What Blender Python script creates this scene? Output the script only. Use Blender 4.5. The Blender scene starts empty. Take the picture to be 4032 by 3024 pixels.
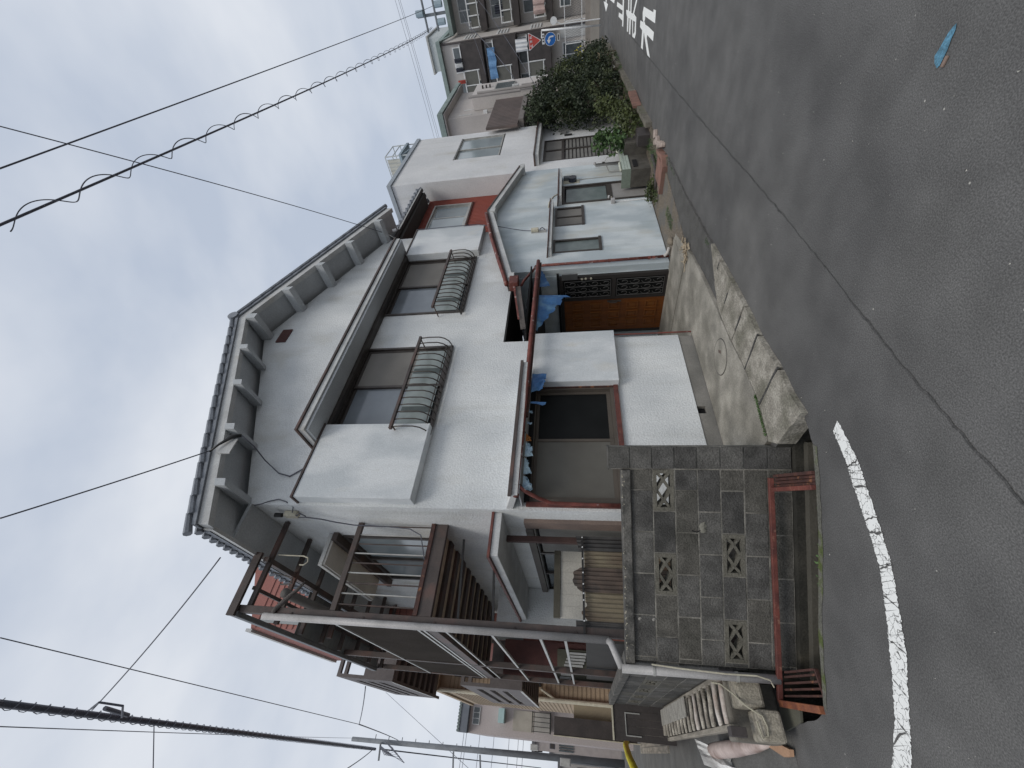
import bpy, bmesh, math, random
from mathutils import Vector, Matrix, noise
from mathutils.geometry import tessellate_polygon
R = math.radians
random.seed(7)
sc = bpy.context.scene
COL = sc.collection

# ------------------------------------------------------------------ camera
cam_d = bpy.data.cameras.new('camera')
cam = bpy.data.objects.new('camera', cam_d); COL.objects.link(cam)
YAW, PIT, ROL = R(41.5267), R(9.0937), R(-1.5087)
fw = Vector((math.sin(YAW)*math.cos(PIT), math.cos(YAW)*math.cos(PIT), math.sin(PIT)))
r0 = Vector((math.cos(YAW), -math.sin(YAW), 0)); u0 = r0.cross(fw)
rt = r0*math.cos(ROL) + u0*math.sin(ROL); upv = -r0*math.sin(ROL) + u0*math.cos(ROL)
# the phone was held sideways: the picture's right is the world's down
mx = Matrix((( -upv.x, rt.x, -fw.x, 0), (-upv.y, rt.y, -fw.y, 0), (-upv.z, rt.z, -fw.z, 1.76), (0, 0, 0, 1)))
cam.matrix_world = mx
cam_d.sensor_fit = 'HORIZONTAL'; cam_d.sensor_width = 36.0
cam_d.lens = 36.0*1631.77/4032.0
cam_d.clip_start = 0.05; cam_d.clip_end = 2000
sc.camera = cam

# ------------------------------------------------------------------ world, sun, exposure
SUN_EL, SUN_AZ = R(52), R(218)      # azimuth clockwise from +Y
w = bpy.data.worlds.new('World'); sc.world = w; w.use_nodes = True
nt = w.node_tree; nt.nodes.clear()
out = nt.nodes.new('ShaderNodeOutputWorld'); mixs = nt.nodes.new('ShaderNodeMixShader')
b1 = nt.nodes.new('ShaderNodeBackground'); b2 = nt.nodes.new('ShaderNodeBackground')
sky = nt.nodes.new('ShaderNodeTexSky'); sky.sky_type = 'NISHITA'; sky.sun_disc = False
sky.sun_elevation = SUN_EL; sky.sun_rotation = SUN_AZ; sky.air_density = 1.5; sky.dust_density = 4
b1.inputs[1].default_value = 0.08
nt.links.new(sky.outputs[0], b1.inputs[0])
tc = nt.nodes.new('ShaderNodeTexCoord'); mp = nt.nodes.new('ShaderNodeMapping')
mp.inputs['Scale'].default_value = (1, 1, 2.2); mp.inputs['Rotation'].default_value = (0.3, 0.1, 0.7)
n1 = nt.nodes.new('ShaderNodeTexNoise'); n1.inputs['Scale'].default_value = 2.1; n1.inputs['Detail'].default_value = 5; n1.inputs['Roughness'].default_value = 0.48
cr = nt.nodes.new('ShaderNodeValToRGB')
e = cr.color_ramp.elements
e[0].position = 0.34; e[0].color = (0.52, 0.585, 0.70, 1); e[1].position = 0.64; e[1].color = (0.78, 0.815, 0.875, 1)
nt.links.new(tc.outputs['Generated'], mp.inputs[0]); nt.links.new(mp.outputs[0], n1.inputs['Vector'])
nt.links.new(n1.outputs[0], cr.inputs[0]); nt.links.new(cr.outputs[0], b2.inputs[0]); b2.inputs[1].default_value = 1.0
mixs.inputs[0].default_value = 0.90
nt.links.new(b1.outputs[0], mixs.inputs[1]); nt.links.new(b2.outputs[0], mixs.inputs[2]); nt.links.new(mixs.outputs[0], out.inputs[0])
sd = bpy.data.lights.new('sun', 'SUN'); sd.energy = 1.45; sd.angle = R(24); sd.color = (1.0, 0.945, 0.865)
so = bpy.data.objects.new('sun', sd); COL.objects.link(so)
sdir = Vector((math.sin(SUN_AZ)*math.cos(SUN_EL), math.cos(SUN_AZ)*math.cos(SUN_EL), math.sin(SUN_EL)))
so.rotation_euler = sdir.to_track_quat('Z', 'Y').to_euler()
vs = sc.view_settings
vs.view_transform = 'Standard'; vs.look = 'None'; vs.exposure = 0.04; vs.gamma = 1.0; vs.use_curve_mapping = False

# ------------------------------------------------------------------ materials
MAT = {}
def mat(name, c1, c2=None, scale=4.0, rough=0.75, bump=0.15, bscale=70.0, stretch=(1, 1, 1), metal=0.0,
        grain=0.12, c3=None, s3=1.2, t3=(0.52, 0.68), wave=None, spec=0.4, alpha=1.0, trans=0.0, detail=6, t1=(0.35, 0.65), streak=None):
    if name in MAT: return MAT[name]
    m = bpy.data.materials.new(name); m.use_nodes = True; MAT[name] = m
    t = m.node_tree; N = t.nodes; L = t.links
    bs = N['Principled BSDF']; bs.inputs['Roughness'].default_value = rough; bs.inputs['Metallic'].default_value = metal
    bs.inputs['Specular IOR Level'].default_value = spec
    g = N.new('ShaderNodeNewGeometry'); mpp = N.new('ShaderNodeMapping'); mpp.inputs['Scale'].default_value = stretch
    L.new(g.outputs['Position'], mpp.inputs[0])
    def nz(sc_, det, src):
        n = N.new('ShaderNodeTexNoise'); n.inputs['Scale'].default_value = sc_; n.inputs['Detail'].default_value = det
        L.new(src, n.inputs['Vector']); return n
    def ramp(src, a, b, ca, cb):
        r = N.new('ShaderNodeValToRGB'); r.color_ramp.elements[0].position = a; r.color_ramp.elements[1].position = b
        r.color_ramp.elements[0].color = (*ca, 1); r.color_ramp.elements[1].color = (*cb, 1); L.new(src, r.inputs[0]); return r
    c2 = c2 or tuple(x*0.86 for x in c1)
    col = ramp(nz(scale, detail, mpp.outputs[0]).outputs[0], t1[0], t1[1], c2, c1).outputs[0]
    if c3:
        f = ramp(nz(s3, 7, mpp.outputs[0]).outputs[0], t3[0], t3[1], (0, 0, 0), (1, 1, 1)).outputs[0]
        mxn = N.new('ShaderNodeMix'); mxn.data_type = 'RGBA'; L.new(f, mxn.inputs[0]); L.new(col, mxn.inputs[6]); mxn.inputs[7].default_value = (*c3, 1)
        col = mxn.outputs[2]
    if streak:
        ms = N.new('ShaderNodeMapping'); ms.inputs['Scale'].default_value = (5, 5, 0.55); L.new(g.outputs['Position'], ms.inputs[0])
        f = ramp(nz(1.0, 5, ms.outputs[0]).outputs[0], 0.56, 0.86, (1, 1, 1), streak).outputs[0]
        mxn = N.new('ShaderNodeMix'); mxn.data_type = 'RGBA'; mxn.blend_type = 'MULTIPLY'; mxn.inputs[0].default_value = 1
        L.new(col, mxn.inputs[6]); L.new(f, mxn.inputs[7]); col = mxn.outputs[2]
    if grain:
        f = ramp(nz(bscale*1.3, 3, g.outputs['Position']).outputs[0], 0.3, 0.7, (1-grain,)*3, (1+grain,)*3).outputs[0]
        mxn = N.new('ShaderNodeMix'); mxn.data_type = 'RGBA'; mxn.blend_type = 'MULTIPLY'; mxn.inputs[0].default_value = 1
        L.new(col, mxn.inputs[6]); L.new(f, mxn.inputs[7]); col = mxn.outputs[2]
    if wave:   # wood grain
        wv = N.new('ShaderNodeTexWave'); wv.inputs['Scale'].default_value = wave[0]; wv.inputs['Distortion'].default_value = wave[1]
        wv.inputs['Detail'].default_value = 3
        wv.bands_direction = wave[2]; L.new(g.outputs['Position'], wv.inputs['Vector'])
        f = ramp(wv.outputs[0], 0.1, 0.9, (0.72,)*3, (1.12,)*3).outputs[0]
        mxn = N.new('ShaderNodeMix'); mxn.data_type = 'RGBA'; mxn.blend_type = 'MULTIPLY'; mxn.inputs[0].default_value = 1
        L.new(col, mxn.inputs[6]); L.new(f, mxn.inputs[7]); col = mxn.outputs[2]
    L.new(col, bs.inputs['Base Color'])
    if alpha < 1: bs.inputs['Alpha'].default_value = alpha
    if trans: bs.inputs['Transmission Weight'].default_value = trans
    if bump:
        bp = N.new('ShaderNodeBump'); bp.inputs['Strength'].default_value = bump; bp.inputs['Distance'].default_value = 0.01
        L.new(nz(bscale, 4, g.outputs['Position']).outputs[0], bp.inputs['Height']); L.new(bp.outputs[0], bs.inputs['Normal'])
    return m

STUC = mat('stucco_white', (0.715, 0.735, 0.735), (0.585, 0.61, 0.62), 1.3, 0.9, 0.9, 42, (1, 1, 0.6), grain=0.10, c3=(0.52, 0.515, 0.475), s3=1.9, t3=(0.56, 0.80), t1=(0.38, 0.62), streak=(0.84, 0.835, 0.81))
STUC_W = mat('stucco_wing', (0.62, 0.67, 0.69), (0.44, 0.50, 0.53), 1.9, 0.9, 0.6, 55, (1, 1, 0.5), grain=0.08, c3=(0.50, 0.475, 0.40), s3=1.3, t3=(0.54, 0.78), t1=(0.40, 0.60), streak=(0.78, 0.78, 0.74))
PAINT = mat('painted_panel', (0.69, 0.715, 0.725), (0.53, 0.565, 0.585), 2.4, 0.75, 0.35, 60, (1, 1, 0.5), grain=0.08, t1=(0.38, 0.60), c3=(0.60, 0.60, 0.57), s3=3.5, t3=(0.6, 0.75), streak=(0.82, 0.82, 0.80))
TRIM = mat('trim_white', (0.57, 0.58, 0.575), (0.46, 0.465, 0.46), 4, 0.7, 0.15, 50, c3=(0.44, 0.42, 0.38), s3=5, t3=(0.6, 0.8))
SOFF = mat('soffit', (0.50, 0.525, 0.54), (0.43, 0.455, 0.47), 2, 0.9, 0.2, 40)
TILE = mat('roof_tile', (0.25, 0.27, 0.30), (0.17, 0.185, 0.21), 6, 0.6, 0.3, 40)
RUST = mat('red_rust', (0.20, 0.060, 0.047), (0.115, 0.038, 0.031), 9, 0.6, 0.5, 60, c3=(0.46, 0.38, 0.36), s3=11, t3=(0.62, 0.68))
REDP = mat('red_paint', (0.160, 0.052, 0.040), (0.085, 0.031, 0.027), 8, 0.55, 0.3, 60, c3=(0.26, 0.14, 0.10), s3=22, t3=(0.6, 0.75))
RUSTD = mat('rust_dark', (0.085, 0.038, 0.031), (0.045, 0.023, 0.020), 14, 0.65, 0.5, 80, c3=(0.30, 0.13, 0.06), s3=16, t3=(0.6, 0.75))
ALU = mat('bronze_aluminium', (0.085, 0.075, 0.068), (0.06, 0.052, 0.048), 8, 0.42, 0.05, 40, metal=0.35, grain=0.05)
ALUL = mat('grey_aluminium', (0.46, 0.46, 0.44), (0.36, 0.36, 0.34), 6, 0.4, 0.05, 40, metal=0.3, grain=0.05)
BROWN = mat('brown_steel', (0.088, 0.070, 0.063), (0.056, 0.045, 0.042), 5, 0.55, 0.12, 60, c3=(0.13, 0.075, 0.062), s3=3, t3=(0.5, 0.7))
BLACK = mat('black_steel', (0.025, 0.024, 0.024), (0.015, 0.015, 0.015), 6, 0.5, 0.05, 60)
PIPEW = mat('grey_pvc', (0.42, 0.41, 0.41), (0.32, 0.315, 0.31), 3, 0.5, 0.05, 60, c3=(0.25, 0.25, 0.25), s3=2.5, t3=(0.62, 0.75))
BLOCKM = [mat('block_%s' % n, c, tuple(v*0.62 for v in c), 7, 0.95, 1.0, 60, grain=0.32, c3=c3, s3=3.4, t3=(0.50, 0.72), streak=(0.55, 0.55, 0.53)) for n, c, c3 in
          (('mid', (0.108, 0.106, 0.101), (0.045, 0.044, 0.042)), ('light', (0.130, 0.127, 0.119), (0.058, 0.057, 0.053)), ('dark', (0.088, 0.086, 0.082), (0.037, 0.037, 0.035)), ('green', (0.112, 0.107, 0.095), (0.056, 0.055, 0.047)))]
MORT = mat('mortar', (0.24, 0.23, 0.205), (0.085, 0.082, 0.072), 6, 0.95, 0.5, 60, grain=0.2)
COPE = mat('coping', (0.135, 0.13, 0.12), (0.05, 0.05, 0.047), 9, 0.95, 0.9, 50, grain=0.3, c3=(0.30, 0.28, 0.23), s3=14, t3=(0.66, 0.72))
CONC = mat('concrete', (0.37, 0.35, 0.305), (0.20, 0.19, 0.165), 3.0, 0.9, 0.6, 60, grain=0.22, c3=(0.165, 0.157, 0.132), s3=2.6, t3=(0.44, 0.74))
CONCK = mat('concrete_kerb', (0.35, 0.33, 0.285), (0.21, 0.195, 0.165), 9, 0.95, 1.0, 45, grain=0.35, c3=(0.14, 0.135, 0.105), s3=4.2, t3=(0.44, 0.72))
FOUND = mat('foundation', (0.235, 0.225, 0.205), (0.17, 0.165, 0.15), 3, 0.9, 0.4, 60, grain=0.1)
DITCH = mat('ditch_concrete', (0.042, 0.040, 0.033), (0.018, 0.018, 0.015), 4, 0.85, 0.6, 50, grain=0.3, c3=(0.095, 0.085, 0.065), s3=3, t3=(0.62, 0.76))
SOIL = mat('soil', (0.16, 0.13, 0.10), (0.08, 0.07, 0.055), 8, 0.95, 1.0, 40, grain=0.4, c3=(0.065, 0.085, 0.035), s3=3, t3=(0.52, 0.64))
GRAVEL = mat('gravel', (0.22, 0.18, 0.14), (0.10, 0.09, 0.07), 30, 0.95, 1.0, 60, grain=0.4, c3=(0.13, 0.125, 0.115), s3=2.5, t3=(0.45, 0.6))
WALLW = mat('white_house_wall', (0.70, 0.705, 0.71), (0.60, 0.61, 0.62), 1.2, 0.9, 0.3, 50, (1, 1, 0.7), c3=(0.56, 0.555, 0.53), s3=1.7, t3=(0.58, 0.8), streak=(0.86, 0.85, 0.82))
WALLB = mat('beige_wall', (0.47, 0.44, 0.42), (0.40, 0.375, 0.36), 1.2, 0.9, 0.1, 30)
WALLA = mat('apartment_wall', (0.56, 0.53, 0.50), (0.48, 0.455, 0.43), 0.7, 0.9, 0.1, 20, (1, 1, 0.3))
TAN = mat('tan_siding', (0.46, 0.36, 0.25), (0.40, 0.31, 0.215), 1.2, 0.7, 0.1, 30)
PINK = mat('pinkish_wall', (0.46, 0.41, 0.40), (0.41, 0.37, 0.36), 0.8, 0.9, 0.1, 20)
DKBR = mat('dark_brown_panel', (0.066, 0.057, 0.055), (0.046, 0.041, 0.040), 3, 0.7, 0.1, 30)
BRPAN = mat('brown_balcony_panel', (0.15, 0.115, 0.105), (0.11, 0.088, 0.08), 2, 0.6, 0.1, 30)
GRN = mat('green_gutter', (0.25, 0.31, 0.29), (0.19, 0.24, 0.23), 3, 0.6, 0.1, 30)
WHT = mat('white_metal', (0.74, 0.75, 0.75), (0.62, 0.63, 0.63), 5, 0.5, 0.05, 30)
REDW = mat('red_siding', (0.30, 0.075, 0.052), (0.24, 0.060, 0.043), 1.3, 0.65, 0.1, 40, c3=(0.22, 0.075, 0.06), s3=2, t3=(0.55, 0.75))
REDB = mat('red_brown_siding', (0.36, 0.15, 0.125), (0.29, 0.12, 0.10), 1.3, 0.7, 0.1, 40)
TARP = mat('blue_tarp', (0.050, 0.150, 0.33), (0.035, 0.10, 0.24), 4, 0.5, 0.6, 22, c3=(0.14, 0.27, 0.38), s3=3.5, t3=(0.5, 0.7))
TARPW = mat('faded_tarp', (0.40, 0.52, 0.58), (0.25, 0.36, 0.46), 9, 0.6, 0.5, 30)
WOODO = mat('orange_wood_door', (0.21, 0.078, 0.016), (0.19, 0.060, 0.010), 3, 0.5, 0.12, 60, (8, 8, 0.6), wave=(9, 2.5, 'Y'))
WOODG = mat('weathered_wood', (0.34, 0.31, 0.26), (0.17, 0.155, 0.13), 4, 0.9, 0.8, 70, (4, 0.5, 4), grain=0.25)
BARK = mat('pale_bark_pole', (0.46, 0.43, 0.37), (0.22, 0.20, 0.17), 9, 0.9, 0.8, 60, grain=0.3)
BIRCH = mat('white_pipe_pole', (0.60, 0.57, 0.53), (0.36, 0.30, 0.26), 9, 0.8, 0.4, 60)
ROPE = mat('rope', (0.38, 0.36, 0.28), None, 30, 0.9, 0.6, 100)
BOARD = mat('chip_board', (0.33, 0.32, 0.285), (0.23, 0.22, 0.20), 9, 0.9, 0.5, 60, grain=0.3)
CARDB = mat('cardboard', (0.42, 0.26, 0.165), (0.33, 0.20, 0.13), 5, 0.85, 0.2, 40)
FOAM = mat('pinkish_foam', (0.52, 0.44, 0.41), (0.35, 0.28, 0.26), 3, 0.8, 0.3, 20, c3=(0.16, 0.10, 0.08), s3=2.2, t3=(0.56, 0.70))
WIRE = mat('cable_black_veiled', (0.10, 0.105, 0.13), None, 5, 0.6, 0, 10, grain=0)  # black cable lifted to blue-grey, lens glare put into the colour
WIREG = mat('cable_grey_veiled', (0.17, 0.18, 0.215), None, 5, 0.6, 0, 10, grain=0)  # paler blue-grey, the same glare put into the colour
POLE = mat('concrete_pole', (0.20, 0.215, 0.23), (0.15, 0.16, 0.175), 2, 0.8, 0.3, 30)
LEAFD = mat('leaf_dark', (0.036, 0.052, 0.024), (0.014, 0.023, 0.011), 3.2, 0.6, 0, 10, grain=0.3, c3=(0.066, 0.080, 0.032), s3=1.6, t3=(0.52, 0.68))
LEAFL = mat('leaf_light', (0.075, 0.135, 0.042), (0.034, 0.070, 0.024), 6, 0.55, 0, 10, grain=0.3)
LEAFY = mat('leaf_yellowish', (0.085, 0.105, 0.032), (0.035, 0.048, 0.017), 6, 0.6, 0, 10, grain=0.3)
MOSS = mat('moss', (0.085, 0.125, 0.03), (0.04, 0.06, 0.02), 12, 0.95, 0.8, 60, grain=0.3)
TWIG = mat('twig', (0.10, 0.085, 0.06), None, 8, 0.9, 0.4, 40)
TILEG = mat('pale_green_tile', (0.50, 0.57, 0.51), (0.42, 0.48, 0.43), 8, 0.3, 0, 40)
GROUT = mat('grout', (0.20, 0.24, 0.20), None, 8, 0.9, 0.3, 40)
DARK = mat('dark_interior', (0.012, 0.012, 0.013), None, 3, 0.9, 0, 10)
DRIED = mat('dried_roots', (0.44, 0.37, 0.27), (0.26, 0.21, 0.15), 12, 0.95, 0.6, 60)
SBLUE = mat('sign_blue', (0.02, 0.13, 0.42), None, 3, 0.4, 0, 10, grain=0.02)
SRED = mat('sign_red', (0.50, 0.075, 0.06), None, 3, 0.4, 0, 10, grain=0.02)
SWHT = mat('sign_white', (0.72, 0.73, 0.74), None, 3, 0.4, 0, 10, grain=0.02)
CLOTHB = mat('cloth_blue', (0.16, 0.30, 0.50), (0.10, 0.21, 0.38), 5, 0.9, 0.3, 15)
CLOTHP = mat('cloth_pink', (0.52, 0.40, 0.37), (0.42, 0.31, 0.29), 3, 0.9, 0.3, 15)
CLOTHR = mat('cloth_red', (0.45, 0.09, 0.07), None, 5, 0.9, 0.2, 15)
CLOTHD = mat('cloth_dark', (0.05, 0.055, 0.075), None, 5, 0.9, 0.2, 15)
YEL = mat('yellow_cover', (0.62, 0.56, 0.04), (0.48, 0.42, 0.03), 8, 0.6, 0.3, 30)
CREAM = mat('cream_plastic', (0.56, 0.53, 0.42), (0.46, 0.43, 0.34), 8, 0.6, 0.05, 30)
SALMON = mat('planter_edging', (0.25, 0.135, 0.105), (0.17, 0.10, 0.08), 6, 0.85, 0.4, 40)
BEAMO = mat('old_beam', (0.17, 0.15, 0.14), (0.09, 0.08, 0.075), 6, 0.9, 0.6, 60, grain=0.25)
SHRED = mat('sheet_roof_red', (0.20, 0.065, 0.055), None, 4, 0.6, 0.2, 40)

def glass(name, c, rough, c2=None, sc_=3):
    m = mat(name, c, c2, sc_, rough, 0, 10, grain=0.0, spec=0.8); return m
G_PALE = glass('pane_painted_reflection', (0.20, 0.225, 0.25), 0.12, (0.15, 0.17, 0.19), 2)  # pale sky reflection put into the opaque base colour
G_GREEN = glass('pane_frosted_green', (0.17, 0.205, 0.20), 0.30, (0.12, 0.15, 0.15), 6)
G_DARK = mat('pane_dark', (0.013, 0.014, 0.014), (0.009, 0.010, 0.010), 3, 0.6, 0, 10, grain=0, spec=0.12)
G_NET = mat('insect_screen', (0.215, 0.205, 0.19), (0.165, 0.158, 0.147), 1.4, 0.9, 0.2, 300, grain=0.15)
G_NETD = mat('insect_screen_dark', (0.135, 0.13, 0.115), (0.09, 0.085, 0.075), 1.3, 0.9, 0.2, 300, grain=0.15)
G_SKY = glass('pane_painted_sky', (0.30, 0.35, 0.37), 0.10, (0.26, 0.30, 0.32), 2)  # reflected sky tone painted as the colour of the pane
G_FAR = glass('pane_far', (0.10, 0.12, 0.13), 0.25, (0.06, 0.075, 0.08), 3)

# asphalt
def make_asphalt():
    m = bpy.data.materials.new('asphalt'); m.use_nodes = True; t = m.node_tree; N = t.nodes; L = t.links
    bs = N['Principled BSDF']; bs.inputs['Roughness'].default_value = 0.82; bs.inputs['Specular IOR Level'].default_value = 0.35
    g = N.new('ShaderNodeNewGeometry')
    def nz(s, d):
        n = N.new('ShaderNodeTexNoise'); n.inputs['Scale'].default_value = s; n.inputs['Detail'].default_value = d; L.new(g.outputs['Position'], n.inputs['Vector']); return n.outputs[0]
    def ramp(src, stops):
        r = N.new('ShaderNodeValToRGB'); els = r.color_ramp.elements
        while len(els) < len(stops): els.new(0.5)
        for el, (p, c) in zip(els, stops): el.position = p; el.color = (*c, 1) if isinstance(c, tuple) else (c, c, c, 1)
        L.new(src, r.inputs[0]); return r.outputs[0]
    def mul(a, b, mode='MULTIPLY', f=1.0):
        x = N.new('ShaderNodeMix'); x.data_type = 'RGBA'; x.blend_type = mode; L.new(a, x.inputs[6]); L.new(b, x.inputs[7])
        if isinstance(f, float): x.inputs[0].default_value = f
        else: L.new(f, x.inputs[0])
        return x.outputs[2]
    base = ramp(nz(0.55, 5), [(0.35, (0.088, 0.087, 0.086)), (0.65, (0.122, 0.120, 0.116))])
    base = mul(base, ramp(nz(2.6, 6), [(0.33, 0.82), (0.67, 1.12)]))
    base = mul(base, ramp(nz(120, 3), [(0.34, 0.68), (0.5, 0.97), (0.68, 1.38)]))
    v = N.new('ShaderNodeTexVoronoi'); v.inputs['Scale'].default_value = 13; v.feature = 'F1'; L.new(g.outputs['Position'], v.inputs['Vector'])
    spec = ramp(v.outputs['Distance'], [(0.04, 1.0), (0.09, 0.0)])
    v2 = N.new('ShaderNodeSeparateColor'); L.new(v.outputs['Color'], v2.inputs[0])
    sel = ramp(v2.outputs[0], [(0.93, 0.0), (0.95, 1.0)])
    msk = mul(spec, sel)
    wc = N.new('ShaderNodeRGB'); wc.outputs[0].default_value = (0.42, 0.41, 0.37, 1)
    base = mul(base, wc.outputs[0], 'MIX', msk)
    L.new(base, bs.inputs['Base Color'])
    bp = N.new('ShaderNodeBump'); bp.inputs['Strength'].default_value = 0.45; bp.inputs['Distance'].default_value = 0.003
    L.new(nz(90, 3), bp.inputs['Height']); L.new(bp.outputs[0], bs.inputs['Normal'])
    return m
ASPH = make_asphalt()
ASPHD = mat('asphalt_seam', (0.085, 0.084, 0.082), (0.050, 0.050, 0.049), 20, 0.9, 0.8, 90, grain=0.4)
ASPHP = mat('asphalt_patch', (0.105, 0.103, 0.098), (0.078, 0.076, 0.072), 5, 0.9, 0.9, 120, grain=0.45)

def make_roadpaint(name, wear):
    m = bpy.data.materials.new(name); m.use_nodes = True; t = m.node_tree; N = t.nodes; L = t.links
    bs = N['Principled BSDF']; bs.inputs['Roughness'].default_value = 0.75
    g = N.new('ShaderNodeNewGeometry')
    def noi(s, d=4):
        n = N.new('ShaderNodeTexNoise'); n.inputs['Scale'].default_value = s; n.inputs['Detail'].default_value = d; L.new(g.outputs['Position'], n.inputs['Vector']); return n
    nd = noi(9)
    add = N.new('ShaderNodeMixRGB'); add.inputs[0].default_value = 0.12; L.new(g.outputs['Position'], add.inputs[1]); L.new(nd.outputs['Color'], add.inputs[2])
    v = N.new('ShaderNodeTexVoronoi'); v.feature = 'DISTANCE_TO_EDGE'; v.inputs['Scale'].default_value = 19; L.new(add.outputs[0], v.inputs['Vector'])
    r = N.new('ShaderNodeValToRGB'); r.color_ramp.elements[0].position = 0.010; r.color_ramp.elements[1].position = 0.035; L.new(v.outputs[0], r.inputs[0])
    n2 = noi(5.5, 6); r2 = N.new('ShaderNodeValToRGB'); r2.color_ramp.elements[0].position = 0.50 - wear*1.8; r2.color_ramp.elements[1].position = 0.58 - wear*1.8; L.new(n2.outputs[0], r2.inputs[0])
    n3 = noi(60, 4); r3 = N.new('ShaderNodeValToRGB'); r3.color_ramp.elements[0].position = 0.30; r3.color_ramp.elements[1].position = 0.36; L.new(n3.outputs[0], r3.inputs[0])
    # cracks only where paint is worn
    mx1 = N.new('ShaderNodeMath'); mx1.operation = 'MAXIMUM'; L.new(r.outputs[0], mx1.inputs[0]); L.new(r2.outputs[0], mx1.inputs[1])
    mn = N.new('ShaderNodeMath'); mn.operation = 'MULTIPLY'; L.new(mx1.outputs[0], mn.inputs[0]); L.new(r3.outputs[0], mn.inputs[1])
    mx2 = N.new('ShaderNodeMix'); mx2.data_type = 'RGBA'; L.new(mn.outputs[0], mx2.inputs[0]); mx2.inputs[6].default_value = (0.10, 0.098, 0.095, 1); mx2.inputs[7].default_value = (0.80, 0.81, 0.79, 1)
    L.new(mx2.outputs[2], bs.inputs['Base Color'])
    return m
RPAINT = make_roadpaint('road_paint_worn', 0.0); RPAINT2 = make_roadpaint('road_paint', 0.14)

# ------------------------------------------------------------------ mesh helpers
def base_loc(o):
    while o.parent: o = o.parent
    return o.location.copy()
class MB:
    def __init__(s): s.v = []; s.f = []
    def add(s, vs_, fs):
        k = len(s.v); s.v += [tuple(p) for p in vs_]; s.f += [tuple(i+k for i in f) for f in fs]; return s
    def box(s, x0, x1, y0, y1, z0, z1):
        vs_ = [(x, y, z) for z in (z0, z1) for y in (y0, y1) for x in (x0, x1)]
        return s.add(vs_, [(0, 2, 3, 1), (4, 5, 7, 6), (0, 1, 5, 4), (2, 6, 7, 3), (0, 4, 6, 2), (1, 3, 7, 5)])
    def obox(s, o, a, b, c):   # origin corner and three edge vectors
        o, a, b, c = map(Vector, (o, a, b, c))
        vs_ = [o + a*i + b*j + c*k for k in (0, 1) for j in (0, 1) for i in (0, 1)]
        return s.add(vs_, [(0, 2, 3, 1), (4, 5, 7, 6), (0, 1, 5, 4), (2, 6, 7, 3), (0, 4, 6, 2), (1, 3, 7, 5)])
    def bar(s, p0, p1, w_, h_, up=(0, 0, 1)):
        p0, p1, up = Vector(p0), Vector(p1), Vector(up); d = (p1-p0)
        sx = d.cross(up)
        if sx.length < 1e-6: sx = d.cross(Vector((0, 1, 0)))
        sx.normalize(); uz = sx.cross(d).normalized()
        return s.obox(p0 - sx*w_/2 - uz*h_/2, d, sx*w_, uz*h_)
    def tube(s, pts, r, n=8, cap=True):
        pts = [Vector(p) for p in pts]; rr = r if isinstance(r, (list, tuple)) else [r]*len(pts)
        k = len(s.v); prev = None
        for i, p in enumerate(pts):
            d = (pts[min(i+1, len(pts)-1)] - pts[max(i-1, 0)]).normalized()
            if prev is None:
                a = d.cross(Vector((0, 0, 1)));
                if a.length < 1e-3: a = d.cross(Vector((0, 1, 0)))
            else: a = prev - d*prev.dot(d)
            a.normalize(); prev = a; b = d.cross(a)
            for j in range(n):
                t = 2*math.pi*j/n; s.v.append(tuple(p + (a*math.cos(t)+b*math.sin(t))*rr[i]))
        for i in range(len(pts)-1):
            for j in range(n):
                j2 = (j+1) % n; s.f.append((k+i*n+j, k+i*n+j2, k+(i+1)*n+j2, k+(i+1)*n+j))
        if cap: s.f.append(tuple(k+j for j in range(n))[::-1]); s.f.append(tuple(k+(len(pts)-1)*n+j for j in range(n)))
        return s
    def prism(s, poly, ext):   # poly: 3d points (planar), ext: vector
        ext = Vector(ext); P = [Vector(p) for p in poly]; n = len(P)
        tris = tessellate_polygon([P])
        vs_ = P + [p+ext for p in P]
        fs = [tuple(t) for t in tris] + [tuple(i+n for i in reversed(t)) for t in tris]
        fs += [(i, (i+1) % n, n+(i+1) % n, n+i) for i in range(n)]
        return s.add(vs_, fs)
    def flat(s, poly):
        P = [Vector(p) for p in poly]
        return s.add(P, [tuple(t) for t in tessellate_polygon([P])])
    def build(s, name, m, parent=None, label=None, cat=None, group=None, kind=None, bev=0, smooth=False, loc=None):
        me = bpy.data.meshes.new(name)
        off = base_loc(parent) if parent else (Vector(loc) if loc else Vector((0, 0, 0)))
        me.from_pydata([tuple(Vector(p)-off) for p in s.v], [], s.f); me.validate()
        bm = bmesh.new(); bm.from_mesh(me); bmesh.ops.recalc_face_normals(bm, faces=bm.faces); bm.to_mesh(me); bm.free()
        if smooth:
            for p in me.polygons: p.use_smooth = True
        me.materials.append(m)
        o = bpy.data.objects.new(name, me); COL.objects.link(o)
        if parent: o.parent = parent
        elif loc: o.location = loc
        tag(o, label, cat, group, kind)
        if bev:
            b = o.modifiers.new('bevel', 'BEVEL'); b.width = bev; b.segments = 2; b.limit_method = 'ANGLE'
        return o
def tag(o, label=None, cat=None, group=None, kind=None):
    if label: o['label'] = label
    if cat: o['category'] = cat
    if group: o['group'] = group
    if kind: o['kind'] = kind
    return o
def thing(name, loc, label, cat, group=None):
    o = bpy.data.objects.new(name, None); COL.objects.link(o); o.location = loc; o.empty_display_size = 0.1
    return tag(o, label, cat, group)
def B(*a): return MB().box(*a)
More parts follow.
